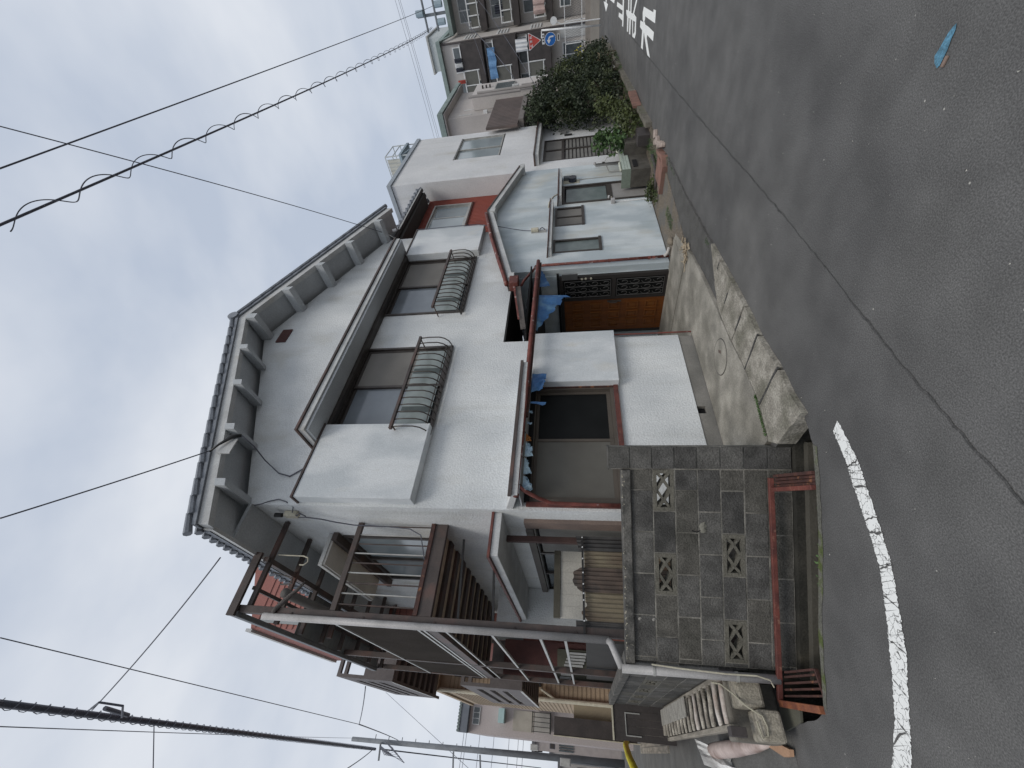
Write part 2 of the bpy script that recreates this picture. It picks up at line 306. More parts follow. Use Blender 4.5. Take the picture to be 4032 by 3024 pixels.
def wall_xz(x0, x1, z0, z1, y0, y1, holes):
    """slab wall facing -y with rectangular openings (x0,x1,z0,z1)"""
    m = MB(); xs = sorted({x0, x1, *[h[0] for h in holes], *[h[1] for h in holes]}); zs = sorted({z0, z1, *[h[2] for h in holes], *[h[3] for h in holes]})
    xs = [x for x in xs if x0 <= x <= x1]; zs = [z for z in zs if z0 <= z <= z1]
    solid = lambda i, j: 0 <= i < len(xs)-1 and 0 <= j < len(zs)-1 and not any(h[0] < (xs[i]+xs[i+1])/2 < h[1] and h[2] < (zs[j]+zs[j+1])/2 < h[3] for h in holes)
    for i in range(len(xs)-1):
        for j in range(len(zs)-1):
            if not solid(i, j): continue
            a, b, c, d = xs[i], xs[i+1], zs[j], zs[j+1]
            m.add([(a, y0, c), (b, y0, c), (b, y0, d), (a, y0, d)], [(0, 1, 2, 3)])
            m.add([(a, y1, c), (b, y1, c), (b, y1, d), (a, y1, d)], [(0, 3, 2, 1)])
            for di, dj, e2 in ((-1, 0, ((a, c), (a, d))), (1, 0, ((b, c), (b, d))), (0, -1, ((a, c), (b, c))), (0, 1, ((a, d), (b, d)))):
                if not solid(i+di, j+dj):
                    (p, q), (r_, s_) = e2; m.add([(p, y0, q), (r_, y0, s_), (r_, y1, s_), (p, y1, q)], [(0, 1, 2, 3)])
    return m
def swapxy(mb):   # turn a wall built in xz into one in yz  (x->y, y->x)
    mb.v = [(p[1], p[0], p[2]) for p in mb.v]; return mb
def cable(name, p0, p1, sag, r, m, label, group=None, n=18, side=0, cat='cable', extra=None):
    p0, p1 = Vector(p0), Vector(p1); pts = []
    for i in range(n+1):
        t = i/n; p = p0.lerp(p1, t); p.z -= sag*4*t*(1-t); pts.append(p)
    o = MB().tube(pts, r*.68, 6).build(name, m, None, label, cat, group, smooth=True)
    return o, pts

# ================================================================== GROUND
road_outer = [(-90, -60, 0), (140, -60, 0), (140, 90, 0), (-90, 90, 0)]
ditch_ring = [(2.172, 2.905), (1.916, 2.965), (1.658, 3.152), (1.392, 3.369), (1.09, 3.66), (0.83, 3.914), (0.58, 4.10), (0.396, 4.24), (0.345, 4.42), (0.338, 5.02), (0.43, 5.12), (0.80, 5.12), (0.74, 4.865), (2.235, 3.56), (2.25, 3.3)]
def jig(pts, n, a, seed, z=0):
    rr = random.Random(seed); o = []
    for i in range(len(pts)):
        p, q = Vector((*pts[i], 0)), Vector((*pts[(i+1) % len(pts)], 0))
        k = max(1, int((q-p).length/n))
        for j in range(k):
            v = p.lerp(q, j/k); o.append((v.x+rr.uniform(-a, a), v.y+rr.uniform(-a, a), z))
    return o
ring = jig(ditch_ring, 0.06, 0.007, 3)
P = [Vector(p) for p in road_outer]; H = [Vector(p) for p in ring]
tri = tessellate_polygon([P, H[::-1]])
g = MB(); allv = P + H[::-1]; g.add(allv, [tuple(t) for t in tri])
road = g.build('road', ASPH, kind='structure')
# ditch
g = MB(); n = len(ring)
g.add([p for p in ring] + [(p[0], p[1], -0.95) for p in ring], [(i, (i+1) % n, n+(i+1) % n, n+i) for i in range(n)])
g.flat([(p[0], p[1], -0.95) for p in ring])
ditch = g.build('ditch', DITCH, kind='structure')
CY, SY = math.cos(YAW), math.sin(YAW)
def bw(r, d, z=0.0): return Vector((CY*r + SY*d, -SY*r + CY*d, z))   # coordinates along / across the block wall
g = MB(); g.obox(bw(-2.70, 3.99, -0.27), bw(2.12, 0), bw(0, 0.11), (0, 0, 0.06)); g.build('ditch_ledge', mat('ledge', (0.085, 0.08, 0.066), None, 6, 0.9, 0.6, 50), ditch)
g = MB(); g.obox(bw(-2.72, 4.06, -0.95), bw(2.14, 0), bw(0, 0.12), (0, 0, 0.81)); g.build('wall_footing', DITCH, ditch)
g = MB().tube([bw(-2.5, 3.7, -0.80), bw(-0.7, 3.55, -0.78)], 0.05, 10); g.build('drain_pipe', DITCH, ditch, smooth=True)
# kerb lip of the ditch: a narrow mossy concrete edge
g = MB()
lip = [(1.916, 2.965), (1.658, 3.152), (1.392, 3.369), (1.09, 3.66), (0.83, 3.914), (0.58, 4.10), (0.396, 4.24)]
lipj = jig(lip, 0.05, 0.006, 9)[:-30]
lp = []
for i in range(len(lip)-1):
    for k in range(10):
        t = k/10; lp.append(Vector((lip[i][0]*(1-t)+lip[i+1][0]*t, lip[i][1]*(1-t)+lip[i+1][1]*t, 0)))
vs_ = []; 
for p in lp:
    wdt = 0.050 + 0.025*noise.noise(Vector((p.x*5, p.y*5, 0)))
    vs_ += [(p.x+0.006, p.y-0.006, 0.004), (p.x-wdt*0.66, p.y-wdt*0.75, 0.004)]
g.add(vs_, [(2*i, 2*i+1, 2*i+3, 2*i+2) for i in range(len(lp)-1)])
g.build('ditch_edge', mat('ditch_edge', (0.155, 0.15, 0.125), (0.10, 0.10, 0.085), 6, 0.95, 0.9, 60, grain=0.3, c3=(0.075, 0.095, 0.03), s3=6, t3=(0.50, 0.62)), road)

# road markings (flat paint, 4 mm above the asphalt)
def ribbon(L_, R_, z=0.004, m=RPAINT, name='white_line', seed=1, n=9, a=0.004, parent=road):
    rr = random.Random(seed); g = MB(); Lp, Rp = [], []
    for side, dst in ((L_, Lp), (R_, Rp)):
        for i in range(len(side)-1):
            for k in range(n):
                t = k/n; dst.append((side[i][0]*(1-t)+side[i+1][0]*t+rr.uniform(-a, a), side[i][1]*(1-t)+side[i+1][1]*t+rr.uniform(-a, a), z))
        dst.append((*side[-1], z))
    g.add(Lp+Rp, [(i, i+1, len(Lp)+i+1, len(Lp)+i) for i in range(len(Lp)-1)])
    return g.build(name, m, parent)
ribbon([(1.851, 2.675), (1.623, 2.696), (1.458, 2.746), (1.178, 2.805), (0.995, 2.861), (0.792, 2.985), (0.575, 3.139), (0.314, 3.336), (0.09, 3.581), (-0.5, 4.1), (-1.5, 5.0)],
       [(1.87, 2.58), (1.559, 2.588), (1.389, 2.632), (1.127, 2.701), (0.968, 2.751), (0.764, 2.866), (0.553, 2.990), (0.307, 3.200), (0.093, 3.380), (-0.55, 3.9), (-1.6, 4.8)], n=30, a=0.0065)
for (p, q, w_) in (((1.387, 2.625), (1.462, 2.75), .010), ((1.22, 2.66), (1.25, 2.79), .005), ((1.125, 2.69), (1.182, 2.81), .010), ((.965, 2.745), (.985, 2.87), .006), ((.77, 2.86), (.86, 2.95), .009), ((1.56, 2.585), (1.58, 2.70), .006), ((.56, 2.985), (.66, 3.09), .007), ((.37, 3.13), (.50, 3.21), .010), ((.21, 3.27), (.30, 3.33), .012), ((.245, 3.30), (.19, 3.46), .006)):
    rr = random.Random(int(p[0]*1000)); pts = [(p[0]+(q[0]-p[0])*t/6+rr.uniform(-.008, .008), p[1]+(q[1]-p[1])*t/6+rr.uniform(-.006, .006)) for t in range(7)]
    g = MB(); vs_ = []
    for i, (x, y) in enumerate(pts): ww = w_*(.35+.65*math.sin(math.pi*(i+.6)/7.2)); vs_ += [(x-ww, y-ww*.4, .0062), (x+ww, y+ww*.4, .0062)]
    g.add(vs_, [(2*i, 2*i+1, 2*i+3, 2*i+2) for i in range(6)]); g.build('paint_crack', ASPH, road)
# blue paint mark and seam
g = MB().flat([(x, y, 0.004) for x, y in ((2.662, .590), (2.647, .612), (2.645, .641), (2.634, .682), (2.632, .742), (2.643, .756), (2.675, .743), (2.700, .718), (2.692, .691), (2.689, .66), (2.684, .627), (2.675, .606))])
g.build('blue_paint_mark', mat('blue_mark', (0.10, 0.25, 0.36), (0.07, 0.16, 0.22), 40, 0.8, 0.6, 90, grain=0.3), road)
B(2.60, 2.618, .70, .745, 0.0, 0.012).build('pebble', mat('pebble', (0.22, 0.16, 0.13)), road, bev=0.004)
seam = [(0.6, 1.72), (0.907, 1.832), (1.628, 1.90), (2.5, 1.93), (3.50, 1.967), (4.84, 2.05), (6.5, 2.16), (8.4, 2.28), (11.58, 2.452), (16, 2.7)]
sp = []; rr = random.Random(5)
for i in range(len(seam)-1):
    for k in range(14):
        t = k/14; sp.append((seam[i][0]*(1-t)+seam[i+1][0]*t, seam[i][1]*(1-t)+seam[i+1][1]*t+rr.uniform(-.007, .007)))
g = MB(); vs_ = []
for (x, y) in sp:
    wv = max(.0015, 0.006+0.022*noise.noise(Vector((x*1.7, y, 1)))) + 0.0009*x
    vs_ += [(x, y-wv*.6, 0.004), (x, y+wv*.6, 0.004)]
g.add(vs_, [(2*i, 2*i+1, 2*i+3, 2*i+2) for i in range(len(sp)-1)]); g.build('seam', ASPHD, road)

MARKS = [[(13.349, 1.776), (11.807, 1.687), (11.806, 1.637), (11.486, 1.617), (11.445, 1.813), (12.976, 1.903), (12.98, 1.964), (13.188, 2.045), (13.39, 2.004), (13.473, 1.899)], [(13.794, 2.085), (13.142, 2.033), (13.009, 1.994), (12.868, 2.036), (12.385, 1.998), (11.489, 1.962), (11.492, 2.114), (12.409, 2.152), (12.462, 2.212), (11.724, 2.443), (12.148, 2.471), (13.013, 2.193), (12.977, 2.519), (13.314, 2.539), (13.339, 2.21), (13.781, 2.209)], [(20.658, 2.493), (18.536, 2.358), (18.706, 1.96), (18.197, 1.913), (17.979, 2.714), (18.009, 2.82), (18.409, 2.855), (18.398, 2.714), (19.831, 2.799), (19.788, 2.677), (18.494, 2.574), (18.459, 2.47), (20.704, 2.624)], [(17.291, 2.307), (16.787, 2.26), (16.988, 1.863), (16.643, 1.83), (16.463, 2.233), (16.152, 2.207), (16.341, 1.8), (16.007, 1.768), (15.868, 2.203), (15.481, 2.167), (14.785, 1.705), (14.487, 1.675), (15.208, 2.139), (14.646, 2.142), (14.639, 2.239), (15.593, 2.322), (16.931, 2.428), (17.23, 2.393)], [(16.929, 2.431), (16.514, 2.396), (16.456, 2.716), (16.793, 2.746)], [(16.274, 2.377), (15.885, 2.351), (15.835, 2.68), (16.166, 2.709)], [(15.563, 2.32), (15.335, 2.301), (15.176, 2.571), (14.853, 2.472), (14.898, 2.263), (14.638, 2.24), (14.537, 2.46), (14.721, 2.588), (15.279, 2.638)], [(28.489, 3.331), (27.029, 3.213), (26.839, 2.99), (26.244, 2.929), (26.334, 3.156), (25.362, 3.096), (26.583, 3.499)], [(24.441, 2.743), (21.622, 2.453), (21.964, 2.686), (24.052, 2.811)]]
for mp_ in MARKS:
    MB().flat([(x, y, 0.004) for x, y in mp_]).build('road_lettering', RPAINT2, road)

# concrete kerb slabs in front of the house
pav = thing('pavement', (3.5, 3.2, 0), None, None); tag(pav, kind='structure')
def slab(poly, z0, z1, name, m, seed, a=0.006, bev=0.006, parent=pav, n=0.07):
    pp = jig(poly, n, a, seed, z0)
    return MB().prism(pp, (0, 0, z1-z0)).build(name, m, parent, bev=bev)
slab([(2.14, 2.845), (2.383, 2.885), (2.645, 2.885), (2.655, 3.385), (2.29, 3.478), (2.187, 3.356)], -0.10, 0.050, 'slab', CONCK, 11)
slab([(2.672, 2.888), (3.150, 2.955), (3.128, 3.40), (2.675, 3.385)], -0.05, 0.052, 'slab', CONCK, 12)
slab([(3.175, 2.957), (3.605, 2.965), (3.612, 3.45), (3.150, 3.405)], -0.05, 0.048, 'slab', CONCK, 13)
slab([(3.628, 2.968), (4.075, 2.998), (4.085, 3.475), (3.635, 3.455)], -0.05, 0.051, 'slab', CONCK, 17)
slab([(4.095, 3.0), (4.56, 3.035), (4.565, 3.33), (4.30, 3.455), (4.105, 3.478)], -0.05, 0.049, 'slab', CONCK, 18)
slab([(4.58, 3.038), (5.03, 3.075), (4.585, 3.325)], -0.05, 0.046, 'slab', CONCK, 19)
# apron up to the house
g = slab([(2.32, 3.50), (2.68, 3.40), (3.15, 3.425), (3.68, 3.49), (4.25, 3.525), (5.68, 3.65), (6.25, 3.80), (6.85, 3.95), (6.90, 6.30), (4.93, 6.30), (4.93, 4.50), (2.6, 4.55), (2.35, 4.2)], -0.05, 0.046, 'apron', CONC, 14, 0.002, 0.0, n=0.3)
# asphalt patch between tip and the wing, dirt strip
slab([(4.32, 3.45), (5.05, 3.09), (6.75, 3.22), (8.35, 3.27), (8.2, 3.50), (7.2, 3.62), (6.3, 3.72), (5.7, 3.63)], -0.02, 0.030, 'asphalt_patch', ASPHP, 15, 0.008, 0)
slab([(6.26, 3.81), (6.5, 3.70), (7.2, 3.62), (8.25, 3.52), (9.0, 3.55), (9.3, 4.56), (6.86, 4.56), (6.86, 3.97)], -0.02, 0.036, 'dirt_strip', GRAVEL, 16, 0.01, 0)
# threshold steps of the porch
B(5.98, 6.86, 4.02, 6.28, 0.046, 0.058).build('porch_step', CONC, pav)
# dark cracks and joints
for pts in ([(3.62, 3.10), (3.618, 3.22), (3.623, 3.30)], [(4.09, 3.15), (4.088, 3.30)], [(4.57, 3.06), (4.575, 3.15)], [(2.66, 2.88), (2.664, 3.06), (2.655, 3.22), (2.668, 3.40)], [(3.165, 2.95), (3.158, 3.10), (3.145, 3.24), (3.14, 3.41)]):
    MB().tube([(x, y, 0.047) for x, y in pts], 0.010, 5).build('joint', ASPHD, pav)
g = MB(); rr = random.Random(2)
for k in range(420):
    t = rr.random(); x = 2.36+t*0.42; y = 3.485-0.09*t + rr.gauss(0, .012)
    s_ = rr.uniform(.004, .011); a_ = rr.uniform(0, 6.28); h = rr.uniform(.006, .022)
    g.add([(x, y, .046), (x+s_*math.cos(a_), y+s_*math.sin(a_), .048+h*.6), (x+s_*math.cos(a_+1.3), y+s_*math.sin(a_+1.3), .048+h)], [(0, 1, 2)])
g.build('moss_tuft', LEAFL, None, 'strip of green moss in the joint between kerb slabs and apron', 'moss', kind='stuff')
# manhole
mh = thing('manhole_cover', (3.76, 3.85, 0.046), 'round concrete manhole cover set in the apron before the white house', 'manhole cover')
def disc(cx, cy, z, r, n=40, r2=None):
    return [(cx+r*math.cos(2*math.pi*i/n), cy+(r2 or r)*math.sin(2*math.pi*i/n), z) for i in range(n)]
MB().prism(disc(3.76, 3.85, 0.044, 0.215), (0, 0, 0.009)).build('lid', CONC, mh, bev=0.002)
MB().tube(disc(3.76, 3.85, 0.047, 0.222)+[disc(3.76, 3.85, 0.047, 0.222)[0]], 0.006, 5).build('rim', mat('rim', (0.10, 0.095, 0.085)), mh)
for dx in (-.04, .10):
    MB().tube(disc(3.80+dx*.3, 3.80+dx*.2, 0.054, 0.018, 10)+[(3.818+dx*.3, 3.80+dx*.2, .054)], 0.003, 4).build('lifting_ring', RUSTD, mh)

# ================================================================== MAIN HOUSE
Y0 = 4.545
house = thing('white_house', (5.3, Y0, 0), 'white stucco two-storey house with a gabled roof and porch, behind the block wall', 'house')
XL, XR = 2.062, 8.60
W2L = (3.222, 4.872, 3.815, 5.28); W2R = (5.795, 7.55, 3.80, 5.27); GW = (2.185, 3.905, 1.31, 2.36)
m = wall_xz(XL, XR, 2.955, 6.06, Y0, Y0+0.12, [W2L, W2R]); m.build('upper_front_wall', STUC, house)
m = wall_xz(XL, 4.945, 0.235, 2.955, Y0, Y0+0.12, [GW]); m.build('lower_front_wall', STUC, house)
# gable triangle
MB().prism([(XL, Y0, 6.06), (XR, Y0, 6.06), (5.345, Y0, 7.55)], (0, 0.12, 0)).build('gable_wall', STUC, house)
# foundation
wall_xz(XL, 4.93, 0.0, 0.235, Y0+0.012, Y0+0.12, [(3.44, 3.56, 0.12, 0.235)]).build('foundation', FOUND, house)
B(3.44, 3.56, Y0+0.07, Y0+0.11, 0.12, 0.235).build('foundation_vent', DARK, house)
# side wall (x = XL) facing the alley, with openings for a window and a glazed door
m = swapxy(wall_xz(Y0+0.121, 9.6, 0, 6.0, XL, XL+0.12, [(5.52, 7.45, 3.70, 5.15), (4.95, 9.2, 0.3, 2.35)])); m.build('side_wall', STUC, house)
B(XR-0.12, XR, Y0+0.121, 6.2, 0.0, 6.05).build('right_wall', STUC, house)
B(XL+0.13, XR-0.13, 9.48, 9.6, 0, 6.0).build('rear_wall', STUC, house)
B(XL+0.125, 4.80, 4.67, 9.45, 3.0, 3.12).build('floor_slab', DARK, house)
B(XL+0.125, XR-0.125, 7.0, 7.06, 3.13, 5.95).build('inner_wall', mat('inner', (0.10, 0.095, 0.09)), house)
# porch recess
B(4.825, 4.944, Y0+0.122, 6.27, 0.046, 2.94).build('porch_side_wall', STUC, house)
B(4.95, 6.874, 6.275, 6.39, 0.046, 2.95).build('porch_rear_wall', STUC, house)
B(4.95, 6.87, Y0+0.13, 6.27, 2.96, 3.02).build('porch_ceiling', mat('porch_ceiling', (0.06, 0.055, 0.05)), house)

# roof: two slopes, fascia, rafters
roof = house
SL = math.atan(0.442)
def slope(x0, z0, x1, z1, yA, yB, th, name, m, up=0.0):
    return MB().prism([(x0, yA, z0+up), (x1, yA, z1+up), (x1, yA, z1+up+th), (x0, yA, z0+up+th)], (0, yB-yA, 0)).build(name, m, house)
AX, AZ = 5.345, 7.62; YF = 4.035
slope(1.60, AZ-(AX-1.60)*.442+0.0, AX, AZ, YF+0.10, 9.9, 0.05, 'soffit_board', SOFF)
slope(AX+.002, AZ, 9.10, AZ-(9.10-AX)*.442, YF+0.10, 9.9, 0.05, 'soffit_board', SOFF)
# verge boards (fascia) with a shadow line
slope(1.58, AZ-(AX-1.58)*.442-.03, AX, AZ-.03, YF, YF+0.095, 0.135, 'verge_board', TRIM)
slope(AX+.002, AZ-.03, 9.12, AZ-(9.12-AX)*.442-.03, YF, YF+0.095, 0.135, 'verge_board', TRIM)
slope(1.56, AZ-(AX-1.56)*.442+.107, AX, AZ+.107, YF-.03, YF+0.13, 0.05, 'verge_cap', TILE)
slope(AX+.002, AZ+.107, 9.14, AZ-(9.14-AX)*.442+.107, YF-.03, YF+0.13, 0.05, 'verge_cap', TILE)
slope(1.55, AZ-(AX-1.55)*.442+.05, AX, AZ+.05, YF+.14, 9.95, 0.09, 'roof_slope', TILE)
slope(AX+.002, AZ+.05, 9.15, AZ-(9.15-AX)*.442+.05, YF+.14, 9.95, 0.09, 'roof_slope', TILE)
g = MB()
for side in (-1, 1):       # verge tiles, each a lapped barrel end
    for k in range(17):
        x = AX + side*(0.10+k*0.222); z = AZ - abs(x-AX)*.442 + 0.165 - 0.012*0
        dx = side*0.235
        p0 = Vector((x, YF+.05, z+0.026)); p1 = Vector((x+dx, YF+.05, z-0.235*.442-0.004))
        p0.y -= .07; p1.y -= .07; p0.z += .03; p1.z += .03; g.tube([p0, p1], [0.034, 0.046], 8)
g.build('verge_tile', TILE, house, kind='stuff')
MB().tube([(AX, YF-.06, AZ+.20), (AX, YF+.5, AZ+.21)], 0.09, 10).build('ridge_tile', TILE, house)
for i in range(5):         # lookout rafters under each verge
    pass
def rafter(x):
    z = AZ-abs(x-AX)*.442
    lo = 0.225
    MB().prism([(x-.048, YF+.02-.04, z-lo+.03), (x+.048, YF+.02-.04, z-lo+.03-(0.096*.442 if x > AX else -0.096*.442)), (x+.048, YF+.02-.04, z-.05-(.096*.442 if x > AX else -.096*.442)), (x-.048, YF+.02-.04, z-.05)], (0, Y0-YF+.018, 0)).build('rafter', SOFF, house)
for x in (2.10, 2.93, 3.75, 4.54): rafter(x)
for x in (6.12, 6.90, 7.68, 8.52): rafter(x)
MB().prism([(AX-.06, YF-.02, AZ-.24), (AX+.06, YF-.02, AZ-.24), (AX+.06, YF-.02, AZ-.06), (AX-.06, YF-.02, AZ-.06)], (0, Y0-YF+.018, 0)).build('rafter', SOFF, house)
# gable end band behind the fascia at the eave corner
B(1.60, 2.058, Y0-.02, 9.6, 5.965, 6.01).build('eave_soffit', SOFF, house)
B(1.56, 1.60, YF+.10, 9.8, 5.93, 6.09).build('eave_board', TRIM, house)
# eave tiles along the left edge
g = MB()
for k in range(46):
    y = YF+.12+k*0.125; g.tube([(1.52, y, 6.10), (1.75, y, 6.20)], 0.045, 6)
g.build('eave_tile', TILE, house, kind='stuff')
# gable vent
v = B(5.19, 5.53, Y0-.02, Y0-.002, 7.04, 7.235).build('gable_vent', mat('vent_red', (0.11, 0.05, 0.048)), house)
for k in range(5): B(5.215, 5.505, Y0-.03, Y0-.021, 7.065+k*.033, 7.08+k*.033).build('louvre', mat('vent_red2', (0.15, 0.08, 0.075)), v)

# long awning over the upper windows
aw = B(2.92, 7.80, 4.10, Y0-.001, 5.385, 5.47)
awo = aw.build('upper_awning', TRIM, house, bev=0.004)
B(2.90, 7.82, 4.075, Y0-.001, 5.472, 5.505).build('flashing', BROWN, awo)
B(2.94, 7.78, 4.13, Y0-.01, 5.345, 5.383).build('soffit', SOFF, awo)
B(3.02, 7.70, 4.42, Y0-.002, 5.283, 5.343).build('window_head', ALU, awo)

# sliding window: two sashes
def sliding(name, x0, x1, z0, z1, y, left_m, right_m, fm=ALU, curtain=True, low=False, fw_=.045, parent=house, front='right', sm=None):
    f = MB(); f.box(x0-.02, x1+.02, y-.03, y+.07, z0-.03, z0+.012); f.box(x0-.02, x1+.02, y-.03, y+.07, z1-.012, z1+.02)
    f.box(x0-.02, x0+.018, y-.028, y+.068, z0+.013, z1-.013); f.box(x1-.018, x1+.02, y-.028, y+.068, z0+.013, z1-.013)
    wo = f.build(name, fm, parent)
    mid = (x0+x1)/2
    for sd_, (a, b, pm) in enumerate(((x0+.02, mid+.02, left_m), (mid-.02, x1-.02, right_m))):
        yy = y+.005 if (sd_ == 1) == (front == 'right') else y+.035
        s = MB(); s.box(a, a+.04, yy, yy+.025, z0+.014, z1-.014); s.box(b-.04, b, yy, yy+.025, z0+.014, z1-.014)
        s.box(a+.041, b-.041, yy+.001, yy+.024, z0+.014, z0+.065); s.box(a+.041, b-.041, yy+.001, yy+.024, z1-.055, z1-.014)
        s.build('sash', sm or fm, wo)
        B(a+.042, b-.042, yy+.010, yy+.014, z0+.066, z1-.056).build('pane', pm, wo)
    return wo
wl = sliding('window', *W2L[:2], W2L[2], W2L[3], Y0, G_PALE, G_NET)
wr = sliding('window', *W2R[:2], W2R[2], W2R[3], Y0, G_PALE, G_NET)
for (x0, x1) in ((3.30, 4.00), (5.88, 6.62)):
    pass
# pale curtain strips low in the panes (seen as the green tinted lower lights)
for (x0, x1, wo) in ((3.26, 3.97, wl), (5.85, 6.60, wr)):
    B(x0, x1, Y0+.075, Y0+.080, 3.87, 4.36).build('curtain', mat('curtain', (0.34, 0.38, 0.36)), wo)
LOWG = glass('pane_low_green', (0.27, 0.31, 0.30), 0.25, (0.20, 0.235, 0.23), 5)
for (x0, x1, wo) in ((3.30, 4.03, wl), (4.075, 4.80, wl), (5.87, 6.65, wr), (6.70, 7.48, wr)):
    B(x0, x1, Y0+.0005, Y0+.0035, 3.885, 4.36).build('low_pane', LOWG, wo)
    B((x0+x1)/2-.14+.0, (x0+x1)/2-.03, Y0-.002, Y0, 3.89, 4.35).build('curtain_gap', mat('curtain_gap', (0.10, 0.12, 0.12)), wo)
# balustrades (curved iron guards)
def guard(x0, x1, zt, zb, ends):
    gd = thing('window_guard', ((x0+x1)/2, 4.3, zb), *ends); n = int((x1-x0)/0.122)
    MB().bar((x0, 4.28, zt), (x1, 4.28, zt), 0.045, 0.038).build('top_rail', BROWN, gd)
    MB().bar((x0+.04, 4.49, zb-.015), (x1-.04, 4.49, zb-.015), 0.02, 0.018).build('bottom_rail', ALU, gd)
    MB().bar((x0+.06, 4.42, zb+.06), (x1-.06, 4.42, zb+.06), 0.014, 0.012).build('middle_rail', ALU, gd)
    for i in range(n+1):
        x = x0+.03+(x1-x0-.06)*i/n
        pts = [(x, 4.28, zt), (x, 4.265, zt-.15), (x, 4.27, zb+.16), (x, 4.30, zb+.08), (x, 4.36, zb+.02), (x, 4.44, zb-.005), (x, 4.50, zb-.01)]
        MB().tube(pts, 0.0095, 6).build('bar', ALU, gd, smooth=True)
    for x in (x0+.05, x1-.05):
        MB().bar((x, 4.28, zt-.01), (x, Y0-.01, zt-.03), 0.018, 0.012).build('bracket', BROWN, gd)
    return gd
guard(3.05, 4.86, 4.268, 3.79, ('dark iron guard before the larger left upper window of the white house', 'window guard', 'iron guards on the upper windows'))
guard(5.63, 7.47, 4.245, 3.79, ('dark iron guard before the right upper window, next to the red siding', 'window guard', 'iron guards on the upper windows'))
# shutter boxes
def sbox(x0, x1, z0, z1, d, cap=True):
    o = B(x0, x1, Y0-d, Y0-.001, z0, z1).build('shutter_box', PAINT, house, bev=0.006)
    if cap: B(x0-.015, x1+.01, Y0-d-.015, Y0-.002, z1+.001, z1+.028).build('cap', BROWN, o)
    return o
sbox(2.10, 3.205, 3.77, 5.32, 0.165); sbox(7.62, 8.66, 3.73, 5.29, 0.150)
sbox(3.925, 4.96, 1.20, 2.42, 0.14, cap=False)
# ground floor window with red painted timber frame
gw = sliding('window', *GW[:2], GW[2], GW[3], Y0+.02, G_NETD, G_DARK, fm=mat('bronze2', (0.10, 0.085, 0.07)), front='left', fw_=.05)
f = MB(); f.box(2.10, 3.93, Y0-.045, Y0-.002, 1.215, 1.275); f.build('sill', REDP, gw)
B(2.100, 2.155, Y0-.03, Y0-.002, 1.276, 2.40).build('frame_post', REDP, gw)
B(3.906, 3.924, Y0-.03, Y0-.002, 1.276, 2.40).build('frame_post', RUSTD, gw)
B(2.156, 3.905, Y0-.02, Y0-.002, 2.365, 2.43).build('window_head', DARK, gw)
# front eave over the ground floor window
ev = MB().prism([(2.075, Y0-.001, 2.555), (2.06+.01, 4.18, 2.455), (2.07, 4.18, 2.525), (2.075, Y0-.001, 2.63)], (2.04, 0, 0)).build('lower_awning', TRIM, house)
B(2.05, 4.13, 4.155, 4.178, 2.520, 2.560).build('flashing', BROWN, ev)
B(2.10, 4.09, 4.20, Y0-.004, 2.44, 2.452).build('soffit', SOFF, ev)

# porch beam ruin, gutter, downpipes
gut = thing('roof_gutter', (4.3, 4.2, 2.4), 'long rust-red gutter running level above the ground floor window and porch', 'gutter')
MB().tube([(2.07, 4.22, 2.475), (3.0, 4.215, 2.465), (4.6, 4.21, 2.45), (6.72, 4.20, 2.425)], 0.034, 10).build('gutter_tube', RUST, gut, smooth=True)
MB().bar((3.2, 4.262, 2.437), (6.72, 4.25, 2.395), 0.035, 0.05).build('gutter_backing', RUSTD, gut)
for k in range(13):
    x = 2.2+k*.36; MB().tube([(x, 4.182, 2.49), (x+.01, 4.20, 2.43), (x+.02, 4.25, 2.425)], 0.005, 5).build('hanger', RUSTD, gut)
MB().tube([(2.20, 4.22, 2.46), (2.15, 4.25, 2.38), (2.125, 4.36, 2.24), (2.115, 4.46, 2.10), (2.112, 4.475, 1.7), (2.11, 4.475, 1.2)], 0.022, 8).build('curved_downpipe', RUST, gut, smooth=True)
dp = thing('downpipe', (7.0, 4.45, 0), 'flaking rust-red downpipe at the porch corner with a broken white foot', 'downpipe')
MB().tube([(6.985, 4.47, 2.46), (6.99, 4.47, 1.2), (7.0, 4.47, 0.06)], 0.026, 10).build('pipe', RUST, dp, smooth=True)
for z in (1.1, .38, .30): MB().tube([(6.99, 4.47, z), (6.99, 4.47, z+.05)], 0.031, 10).build('collar', RUST, dp)
MB().tube([(7.0, 4.47, 0.14), (7.02, 4.42, 0.085), (7.06, 4.33, 0.06)], 0.03, 9).build('foot', mat('foot_white', (0.5, 0.48, 0.46)), dp, smooth=True)
MB().tube([(6.985, 4.47, 2.46), (6.96, 4.46, 2.51), (6.85, 4.45, 2.53), (6.45, 4.42, 2.70), (6.30, 4.42, 2.74)], 0.024, 8).build('elbow_pipe', RUST, dp, smooth=True)

